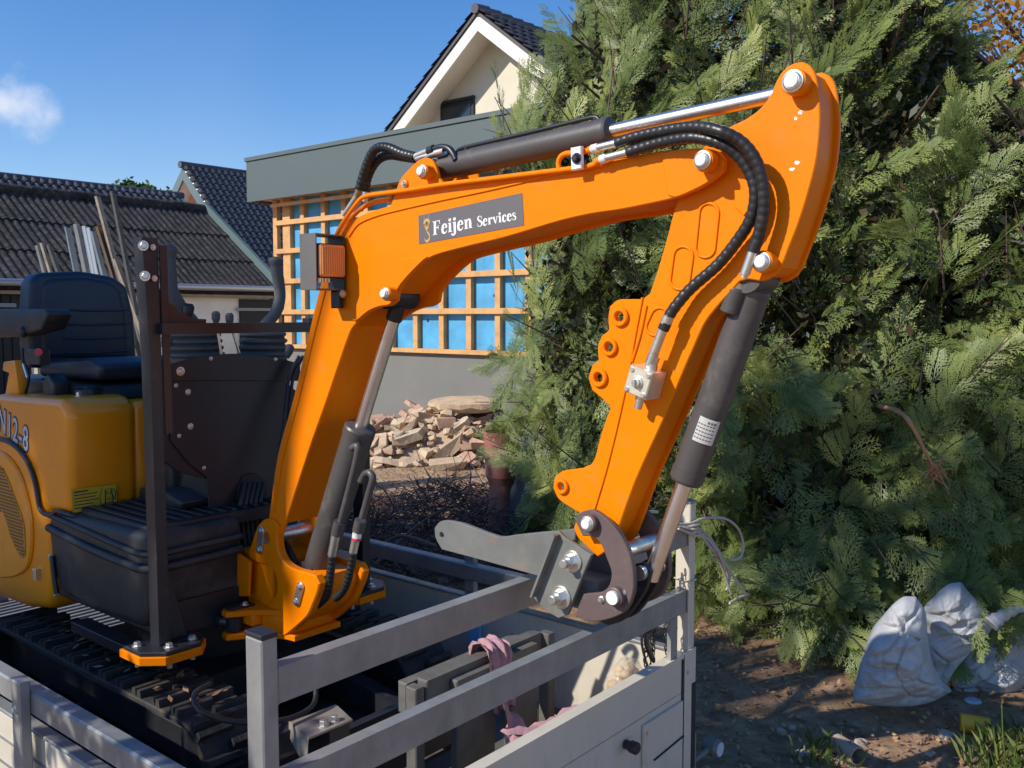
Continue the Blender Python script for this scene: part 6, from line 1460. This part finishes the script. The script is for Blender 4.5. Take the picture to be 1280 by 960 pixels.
def conifer(label, cx, cy, R, H, nshoot, prof, hcut=0.0, seed=1, fwd=None, size=1.0, group=None):
    rg = np.random.default_rng(seed)
    root = bpy.data.objects.new('cypress_tree', None); C.objects.link(root); root.location = (cx, cy, 0); root['label'] = label; root['category'] = 'tree'
    if group: root['group'] = group
    view = np.array([-cx, -cy]); view = view / np.linalg.norm(view)
    allV = []; allQ = []; allT = []; off = 0; sh = MB()
    for k in range(nshoot):
        z = rg.uniform(.12, H) if k % 4 else rg.uniform(.08, .9)
        ang = math.atan2(view[1], view[0]) + rg.uniform(-2.0, 2.0)
        deep = rg.uniform(0, 1) ** 2.3
        lump = 1 + .42 * mnoise.noise(Vector((math.cos(ang) * 2.0 + cx, math.sin(ang) * 2.0 + cy, z * 1.25))) + .1 * mnoise.noise(Vector((math.cos(ang) * 5 + cx, math.sin(ang) * 5, z * 3)))
        rad = R * prof(z) * lump
        r0 = rad * (1 - .3 * deep) - .32
        base = np.array([math.cos(ang) * r0, math.sin(ang) * r0, z - .12])
        out = np.array([math.cos(ang), math.sin(ang), 0]); el = rg.normal(.95, .3) if z > 1.9 else (rg.normal(.5, .5) if z > .9 else rg.normal(.1, .4))
        d = out * math.cos(el) + np.array([0, 0, 1]) * math.sin(el) + rg.normal(0, .14, 3); d /= np.linalg.norm(d)
        L = rg.uniform(.38, .62) * size
        if k % 3 == 0: sh.ring([base, base + d * L * .5, base + d * L * .8], [.006, .004, .002], 4, False)
        nf = int(rg.integers(13, 18)); stint = np.clip(rg.normal(.42, .16), 0, 1)
        
        N = out * .45 + np.array([-.62, -.34, .42]) * rg.uniform(.5, 1.2) + rg.normal(0, .34, 3); N /= np.linalg.norm(N)
        d = d - N * d.dot(N); d /= np.linalg.norm(d); s2 = np.cross(N, d)
        for i in range(nf):
            t = .12 + .88 * (i + rg.uniform(0, .5)) / nf; sg = 1 if i % 2 else -1
            sp = math.radians(46 * (1 - t) + 10) * (0 if i == nf - 1 else 1)
            ax = d * math.cos(sp) + s2 * math.sin(sp) * sg + rg.normal(0, .1, 3) + np.array([0, 0, -.14 * t]); ax /= np.linalg.norm(ax)
            nrm = N + rg.normal(0, .2, 3); nrm -= ax * nrm.dot(ax); nrm /= np.linalg.norm(nrm); lat = np.cross(ax, nrm)
            Lf = rg.uniform(.1, .2) * (1.1 - .35 * t) * size
            TV, TQ = (TA if (deep < .35 and i % 2) else TBf)[int(rg.integers(0, 3))]
            p = base + d * L * t * .95
            V = p + (TV[:, :1] * lat + TV[:, 1:2] * ax + TV[:, 2:3] * nrm) * Lf
            tn = np.clip(stint + rg.normal(0, .1) + .28 * (TV[:, 1] - .5) * (t), 0, 1)
            allV.append(V); allQ.append(TQ + off); allT.append(tn); off += len(V)
    V = np.concatenate(allV); Q = np.concatenate(allQ); T = np.concatenate(allT)
    o = npmesh('crown', V, Q, T, HEDGEM, root); o['kind'] = 'stuff'
    # trunk with limbs
    t = MB(); t.ring([(0, 0, -.05), (0, 0, .5), (.03, 0, 1.6), (0, .03, H)], [.1, .085, .06, .02], 10)
    for k in range(46):
        z = .12 + (H - .4) * k / 46; a = rg.uniform(0, 6.28); rr = R * prof(z) * .75
        t.ring([(0, 0, z), (math.cos(a) * rr * .5, math.sin(a) * rr * .5, z + .12), (math.cos(a) * rr, math.sin(a) * rr, z + .35)], [.022, .016, .006], 6, False)
    def nb(mb, name, m):
        me = bpy.data.meshes.new(name); me.from_pydata(mb.v, [], mb.f); me.polygons.foreach_set('use_smooth', mb.sm); me.materials.append(m); ob = bpy.data.objects.new(name, me); C.objects.link(ob); ob.parent = root; return ob
    nb(t, 'trunk', BARK)
    x = nb(sh, 'shoots', TWIG); x['kind'] = 'stuff'
    # dead inner foliage that closes the view through the crown
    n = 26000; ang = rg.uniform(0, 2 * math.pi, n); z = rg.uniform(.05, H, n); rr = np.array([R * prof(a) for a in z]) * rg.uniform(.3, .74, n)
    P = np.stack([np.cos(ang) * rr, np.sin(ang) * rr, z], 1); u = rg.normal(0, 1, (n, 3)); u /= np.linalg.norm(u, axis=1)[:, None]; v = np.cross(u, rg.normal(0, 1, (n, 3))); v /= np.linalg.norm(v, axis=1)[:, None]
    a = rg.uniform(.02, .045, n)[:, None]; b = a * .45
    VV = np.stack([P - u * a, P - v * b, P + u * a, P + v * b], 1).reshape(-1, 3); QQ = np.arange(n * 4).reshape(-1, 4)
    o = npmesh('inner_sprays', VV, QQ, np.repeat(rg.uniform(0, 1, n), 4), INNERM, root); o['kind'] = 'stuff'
    return root
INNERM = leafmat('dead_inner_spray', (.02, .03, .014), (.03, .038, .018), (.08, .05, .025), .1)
def prof_full(H, skirt=.75, top=.15):
    def f(z):
        b = skirt + (1 - skirt) * min(1, z / .9); t = max(0, z / H); return b * (1 - max(0, (t - .45) / .55) ** 1.8 * (1 - top))
    return f
def prof_mid(z):
    return (1.12 - .12 * min(1, z / 1.0)) * (1 if z < 2.3 else max(.22, 1 - (z - 2.3) * .5))
def prof_left(z):
    return (.7 + .3 * min(1, z / 1.8)) * (1 if z < 2.9 else max(.3, 1 - (z - 2.9) * .5))
conifer('tall dense cypress at the left end of the hedge, directly behind the digger boom', 1.2, 6.05, 1.46, 4.9, 980, prof_left, seed=3)
conifer('smaller cypress standing farthest back at the left end of the hedge, beside the clay pipe', .84, 7.1, 1.0, 4.3, 420, prof_left, seed=21)
conifer('dense cypress in the middle of the hedge behind the digger arm', 2.0, 5.35, 1.15, 4.0, 680, prof_mid, seed=5)
conifer('bushy cypress with pale green shoots at the right of the hedge above the white sacks', 2.95, 4.85, 1.15, 2.75, 440, prof_full(3.3, .85, .3), seed=8)
conifer('cypress closing the hedge at the right edge of the photo', 3.95, 4.9, 1.1, 2.6, 160, prof_full(3.2, .75, .3), seed=11)

def leafy_tree(name, label, cx, cy, zc, R, zs, n, m, leaf=.09, trunk=True, seed=2, cat='tree', fill=1.0, twigs=60):
    rg = np.random.default_rng(seed); root = bpy.data.objects.new(name, None); C.objects.link(root); root.location = (cx, cy, 0); root['label'] = label; root['category'] = cat
    nc = max(10, n // 90); cc = rg.normal(0, 1, (nc, 3)); cc /= np.linalg.norm(cc, axis=1)[:, None]; cc *= (rg.uniform(.15, 1, nc) ** .5)[:, None]; cc = cc * np.array([R, R, zs]) + np.array([0, 0, zc])
    idx = rg.integers(0, nc, n); P = cc[idx] + rg.normal(0, .17 * R * fill, (n, 3)); u = rg.normal(0, 1, (n, 3)); u /= np.linalg.norm(u, axis=1)[:, None]; v = np.cross(u, rg.normal(0, 1, (n, 3))); v /= np.linalg.norm(v, axis=1)[:, None]
    a = rg.uniform(.5, 1, n)[:, None] * leaf; b = a * .55
    VV = np.stack([P - u * a, P - v * b, P + u * a, P + v * b], 1).reshape(-1, 3)
    o = npmesh('crown', VV, np.arange(n * 4).reshape(-1, 4), np.repeat(np.clip(rg.normal(.5, .25, n), 0, 1), 4), m, root); o['kind'] = 'stuff'
    t = MB(); t.ring([(0, 0, -.05), (.04, .02, zc * .5), (0, 0, zc)], [.03 * R + .05, .025 * R + .04, .03], 10)
    for k in range(min(nc, twigs)):
        p = cc[k]; z0 = zc * rg.uniform(.35, .8); t.ring([(0, 0, z0), (p[0] * .5, p[1] * .5, (z0 + p[2]) / 2 + .1), tuple(p)], [.035, .02, .006], 6, False)
    me = bpy.data.meshes.new('trunk'); me.from_pydata(t.v, [], t.f); me.polygons.foreach_set('use_smooth', t.sm); me.materials.append(BARK); ob = bpy.data.objects.new('trunk', me); C.objects.link(ob); ob.parent = root
    return root
# trees of the garden behind and left of the viewer, whose shade falls over the digger cab and the hedge foot
# each crown stands on the sun's side of the spot that it shades
for tgt, d_, rx, rz, nl, lf, sd, lab in (((-1.55, 3.45, 1.2), 9.5, .82, .68, 2600, .12, 4, 'tall broadleaf garden tree left of the trailer, outside the photo'),
        ((1.65, 4.3, .88), 11, 1.0, .26, 1500, .1, 14, 'small crowned garden tree farthest left of the trailer, outside the photo'),
        ((-.6, 6.45, .1), 9.0, 1.25, .36, 3600, .12, 24, 'broad garden tree shading the brushwood, outside the photo')):
    gt = Vector(tgt) + SUN_DIR * d_
    leafy_tree('garden_tree', lab, gt.x, gt.y, gt.z, rx, rz, nl, LEAFG, lf, seed=sd, fill=.8)
gs = Vector((-1.0, 1.92, .6)) + SUN_DIR * 2.5
leafy_tree('garden_shrub', 'loose tall shrub close to the near side of the trailer, outside the photo', gs.x, gs.y, gs.z, .6, .5, 900, LEAFG, .06, seed=9, cat='shrub', fill=1.3)
leafy_tree('autumn_tree', 'orange and yellow autumn tree rising behind the right end of the hedge', 5.9, 9.6, 4.9, 1.5, 1.3, 5200, LEAFO, .06, seed=6, fill=1.3)
leafy_tree('distant_tree', 'round green tree top peeping over the barn ridges', -18.5, 46, 7.0, 1.9, 1.1, 9000, LEAFG, .26, seed=7, fill=.5)

# bare orange broken branch sticking out of the hedge
def hpt(px, py, D): return Vector(lpos((px - 640) / F * D, D, CZ + (395 - py) / F * D))
b = MB(); pts = [hpt(1100, 508, 4.6), hpt(1122, 513, 3.95), hpt(1136, 523, 3.8), hpt(1150, 545, 3.78), hpt(1161, 566, 3.8), hpt(1170, 582, 3.84), hpt(1182, 600, 3.95)]
pp = catmull(pts, 5); b.ring(pp, [.011 - .006 * i / len(pp) + .0012 * math.sin(i * 1.3) for i in range(len(pp))], 8)
for k in range(34):
    a = hpt(1168 + random.uniform(-3, 14), 576 + random.uniform(0, 26), 3.86); c = a + Vector((random.uniform(-.05, .07), random.uniform(-.06, .08), random.uniform(-.09, .05))); b.ring([a, (a + c) / 2 + Vector((0, 0, .008)), c], [.003, .002, .001], 4, False)
tag(b.build('broken_branch', BRANCHO, base=tuple(pts[0])), 'bare reddish orange broken branch standing out of the hedge', 'branch')
b = MB(); pts = [hpt(1063, 790, 3.55), hpt(1072, 802, 3.5), hpt(1082, 812, 3.47), hpt(1092, 824, 3.46)]
b.tube(pts, .004, 6); 
tag(b.build('low_twig', BRANCHO, base=tuple(pts[0])), 'thin orange twig hanging at the foot of the hedge beside the white sacks', 'twig')

# ================================================================== SACKS AND LITTER BY THE HEDGE
def sack(label, outline, D, thick, seed, lean=0.0, dirt=True):
    """crumpled woven sack: outline traced at distance D and blown up to a rounded body with folds"""
    rg = random.Random(seed); cx = sum(p[0] for p in outline) / len(outline); cy = sum(p[1] for p in outline) / len(outline)
    op = [(p.x, p.y) for p in catmull([(a, b, 0) for a, b in outline], 11, True, 50)]; n = len(op); m = 40
    ctr = hpt(cx, cy, D); b = MB(); vs = []; fs = []
    view = Vector(lpos((cx - 640) / F, 1, 0)) - Vector(lpos(0, 0, 0)); view.z = 0; view.normalize()
    for sgn in (-1, 1):
        o0 = len(vs)
        for j in range(m + 1):
            t = j / m
            for i in range(n):
                p = hpt(cx + (op[i][0] - cx) * t, cy + (op[i][1] - cy) * t, D + lean * (cy - op[i][1]) * t / 300)
                h = thick * (1 - t ** 2.6) ** .6
                dd = mnoise.voronoi(Vector((p.x * 6 + mnoise.noise(p * 4) , p.y * 6, p.z * 8 + seed)))[0]; d2 = mnoise.voronoi(Vector((p.x * 15, p.y * 15, p.z * 22 + seed)))[0]
                w = mnoise.noise(Vector((p.x * 4, p.y * 4, p.z * 5 + seed))) * .07 + min(.12, dd[1] - dd[0]) * .15 - .02 + min(.2, d2[1] - d2[0]) * .02 - abs(mnoise.noise(Vector((p.x * 4 + p.z * 9, p.y * 4, p.z * 5 - p.x * 6 + seed)))) * .05 - abs(mnoise.noise(Vector((p.x * 9 - p.z * 14, p.y * 9, p.z * 16 + seed)))) * .018
                vs.append(p + view * sgn * (h + (w * (1 - t ** 6)) * 1.0))
        for j in range(m):
            for i in range(n): fs.append((o0 + j * n + i, o0 + j * n + (i + 1) % n, o0 + (j + 1) * n + (i + 1) % n, o0 + (j + 1) * n + i))
    b.add(vs, fs, True); bm_ = b.build('rubble_sack', BAGM, base=(ctr.x, ctr.y, 0)); tag(bm_, label, 'sack')
sack('grubby white woven sack slumped at the left, front of the pair beside the hedge', [(1078, 890), (1082, 860), (1090, 825), (1100, 795), (1115, 775), (1128, 760), (1140, 752), (1155, 752), (1168, 772), (1172, 805), (1180, 840), (1196, 868), (1205, 876), (1180, 890), (1150, 896), (1110, 895)], 3.78, .09, 3)
sack('large pale woven sack with twisted neck, standing behind the slumped one', [(1165, 770), (1180, 750), (1196, 736), (1212, 733), (1224, 748), (1240, 762), (1258, 782), (1250, 800), (1232, 820), (1210, 846), (1198, 868), (1180, 850), (1172, 820)], 3.95, .1, 7)
sack('flat pale woven sack lying at the right edge of the photo', [(1205, 862), (1225, 825), (1248, 800), (1262, 795), (1300, 800), (1310, 850), (1290, 880), (1240, 885), (1212, 880)], 4.05, .08, 12)
b = MB(); pts = [hpt(1252, 788, 3.85), hpt(1262, 780, 3.85), hpt(1275, 772, 3.84), hpt(1292, 766, 3.85)]
pp = catmull(pts, 5); b.ring(pp, [.035 - .02 * i / len(pp) + .004 * math.sin(i * 1.9) for i in range(len(pp))], 10); tag(b.build('sack_neck', BAGM, base=tuple(pts[0])), 'twisted rope-like neck of the pale sack reaching to the right edge', 'sack neck')
# ribbed drain pipe
b = MB(); p0 = hpt(1236, 768, 4.2); p1 = hpt(1310, 772, 4.2); n = 90
b.ring([p0.lerp(p1, i / n) for i in range(n + 1)], [.085 + .008 * math.sin(i * 1.25) for i in range(n + 1)], 20); tag(b.build('drain_pipe', PIPEO, base=(p0.x, p0.y, 0)), 'dull orange ribbed drain pipe lying behind the pale sack', 'pipe')
# yellow can, cardboard tube, small bits
g = pz(1237, 885, .0); c = lpos((1237 - 640) / F * 3.62, 3.62, .045)
b = MB(); d = Vector(lpos(.92, -.38)) - Vector(lpos(0, 0)); d.z = -.02; d.normalize(); b.prof(c - d * .055, c + d * .055, [(0, .034), (.004, .037), (.106, .037), (.11, .034)], 22)
tag(b.build('yellow_pot', YELC, base=tuple(c)), 'yellow plastic pot lying on its side in front of the sacks', 'pot')
c = lpos((1073 - 640) / F * 3.42, 3.42, .04); d = Vector(lpos(.35, -.94)) - Vector(lpos(0, 0)); d.z = 0; d.normalize()
b = MB(); b.prof(c + d * .06, c - d * .06, [(0, .03), (0.0005, .036), (.12, .036)], 22); b.f.pop(-2); b.sm.pop(-2); b.mi.pop(-2); o = tag(b.build('cardboard_roll', CARD, base=tuple(c)), 'short dusty cardboard roll lying on the soil below the hedge', 'roll')
for i, (px, py, D, r, m, lab) in enumerate([(1216, 876, 3.6, .035, STLG, 'small bluish round lid on the soil between sack and yellow pot'), (1258, 882, 3.6, .02, BLACKP, 'small black cap beside the yellow pot')]):
    w = pz(px, py, .02); MB_ = MB().prof((w[0], w[1], .012), (w[0], w[1], .03), [(0, r), (.01, r), (.014, r * .8)], 20); tag(MB_.build('lid', m, base=(w[0], w[1], 0)), lab, 'lid')
# leaf litter over the soil
def litter(name, label, n, xr, yr, size, m, hmax=.03, zf=None, cat='leaves'):
    x = RNG.uniform(*xr, n); y = RNG.uniform(*yr, n); z = np.array([gz(a, b_) for a, b_ in zip(x, y)]) + RNG.uniform(.004, hmax, n)
    P = np.stack([x, y, z], 1); th = RNG.uniform(0, 6.28, n); tl = RNG.normal(0, .35, (n, 2))
    u = np.stack([np.cos(th), np.sin(th), tl[:, 0]], 1); v = np.stack([-np.sin(th), np.cos(th), tl[:, 1]], 1); a = RNG.uniform(.4, 1, n)[:, None] * size; b_ = a * .6
    VV = np.stack([P - u * a, P - v * b_, P + u * a, P + v * b_], 1).reshape(-1, 3)
    o = npmesh(name, VV, np.arange(n * 4).reshape(-1, 4), np.repeat(RNG.uniform(0, 1, n), 4), m); tag(o, label, cat, kind='stuff')
litter('leaf_litter', 'dry leaves and chips scattered over the soil below the hedge', 5200, (.6, 3.2), (2.6, 5.0), .016, LITTER)
litter('soil_crumbs', 'crumbs of sandy spoil round the rubble heap', 3500, (-2.6, .6), (7.6, 10.8), .022, LITTER, .02, cat='crumbs')
def grass(label, cx, cy, n, rad, h, seed):
    rg = np.random.default_rng(seed); r = rad * rg.uniform(0, 1, n) ** .7; a = rg.uniform(0, 6.28, n); x = cx + r * np.cos(a); y = cy + r * np.sin(a); th = rg.uniform(0, 6.28, n); hh = rg.uniform(.4, 1, n) * h; ln = rg.uniform(.2, .9, n) * hh
    z = np.zeros(n) + .005; w = .0035; V = []
    for sgn in (0,):
        dx, dy = np.cos(th), np.sin(th); V = np.stack([np.stack([x - dy * w, y + dx * w, z], 1), np.stack([x + dy * w, y - dx * w, z], 1), np.stack([x + dx * ln * .5 + dy * w * .7, y + dy * ln * .5 - dx * w * .7, z + hh * .75], 1), np.stack([x + dx * ln, y + dy * ln, z + hh], 1)], 1).reshape(-1, 3)
    o = npmesh('grass_tuft', V, np.arange(n * 4).reshape(-1, 4), np.repeat(rg.uniform(0, 1, n), 4), GRASSM); tag(o, label, 'grass', kind='stuff')
grass('loose tuft of green weeds and grass at the bottom right corner', 1.98, 3.28, 700, .3, .12, 3)
grass('thin green shoots on the soil just right of the trailer corner', 1.2, 3.4, 60, .12, .1, 4)
grass('mossy grass tuft on the soil behind the trailer rail', -.75, 5.6, 500, .3, .08, 5)
n = 130; V = []; T = []
for k in range(n):
    on_track = k % 3 == 0
    s_ = random.uniform(-1.9, -.9) if on_track else random.uniform(-2.6, -.08); q_ = random.uniform(-.47, -.29) if on_track else random.uniform(-.76, .76); z_ = FZ + .155 + .13 + .026 if on_track else FZ + .012
    c_ = np.array(wpos((s_, q_, z_))); a_ = random.uniform(0, 6.28); r_ = random.uniform(.008, .02); u = np.array([math.cos(a_), math.sin(a_), random.uniform(-.3, .5)]) * r_; v = np.array([-math.sin(a_), math.cos(a_), random.uniform(-.2, .3)]) * r_ * .55
    V += [c_ - u, c_ - v, c_ + u, c_ + v]; T += [random.random()] * 4
tag(npmesh('blown_leaves', np.array(V), np.arange(n * 4).reshape(-1, 4), np.array(T), LITTER), 'dry leaves and crumbs blown onto the trailer floor and the digger track', 'leaves', kind='stuff')
# small stones on the soil
sp = None
bmk = chunk((.05, .04, .025)); me = bpy.data.meshes.new('stone'); bmk.to_mesh(me); bmk.free(); me.materials.append(mat('pale_stone', (.42, .38, .33), .9, var=.2))
for i in range(26):
    x = random.uniform(1.0, 2.3); y = random.uniform(3.05, 3.7); o = bpy.data.objects.new('stone', me); C.objects.link(o); s = random.uniform(.3, 1.1); o.scale = (s, s, s); o.location = (x, y, gz(x, y) + .008); o.rotation_euler = (0, 0, random.uniform(0, 6)); tag(o, 'small pale stone lying on the brown soil in front of the sacks', 'stone', 'small stones on the soil')
# flowers: orange and pink heads among the weeds
for i, (px, py, m, lab) in enumerate([(1270, 892, YELC, 'orange flower head above the weeds at the right edge'), (1254, 958, mat('pink_petal', (.5, .1, .2), .6), 'pink flower low among the weeds at the bottom right corner')]):
    p = hpt(px, py, 3.3); b = MB()
    for k in range(6): a = k * 1.047; b.add([p, p + Vector((0, math.cos(a - .4) * .014, math.sin(a - .4) * .014)), p + Vector((.004, math.cos(a) * .022, math.sin(a) * .022)), p + Vector((0, math.cos(a + .4) * .014, math.sin(a + .4) * .014))], [(0, 1, 2, 3)])
    o = thing('flower', lab, 'flower', (p.x, p.y, 0)); b.build('petals', m, o, recalc=False); MB().tube([(p.x + .03, p.y, 0), (p.x + .01, p.y, p.z * .5), tuple(p)], .0025, 5).build('stem', mat('stem_green', (.08, .12, .03)), o)
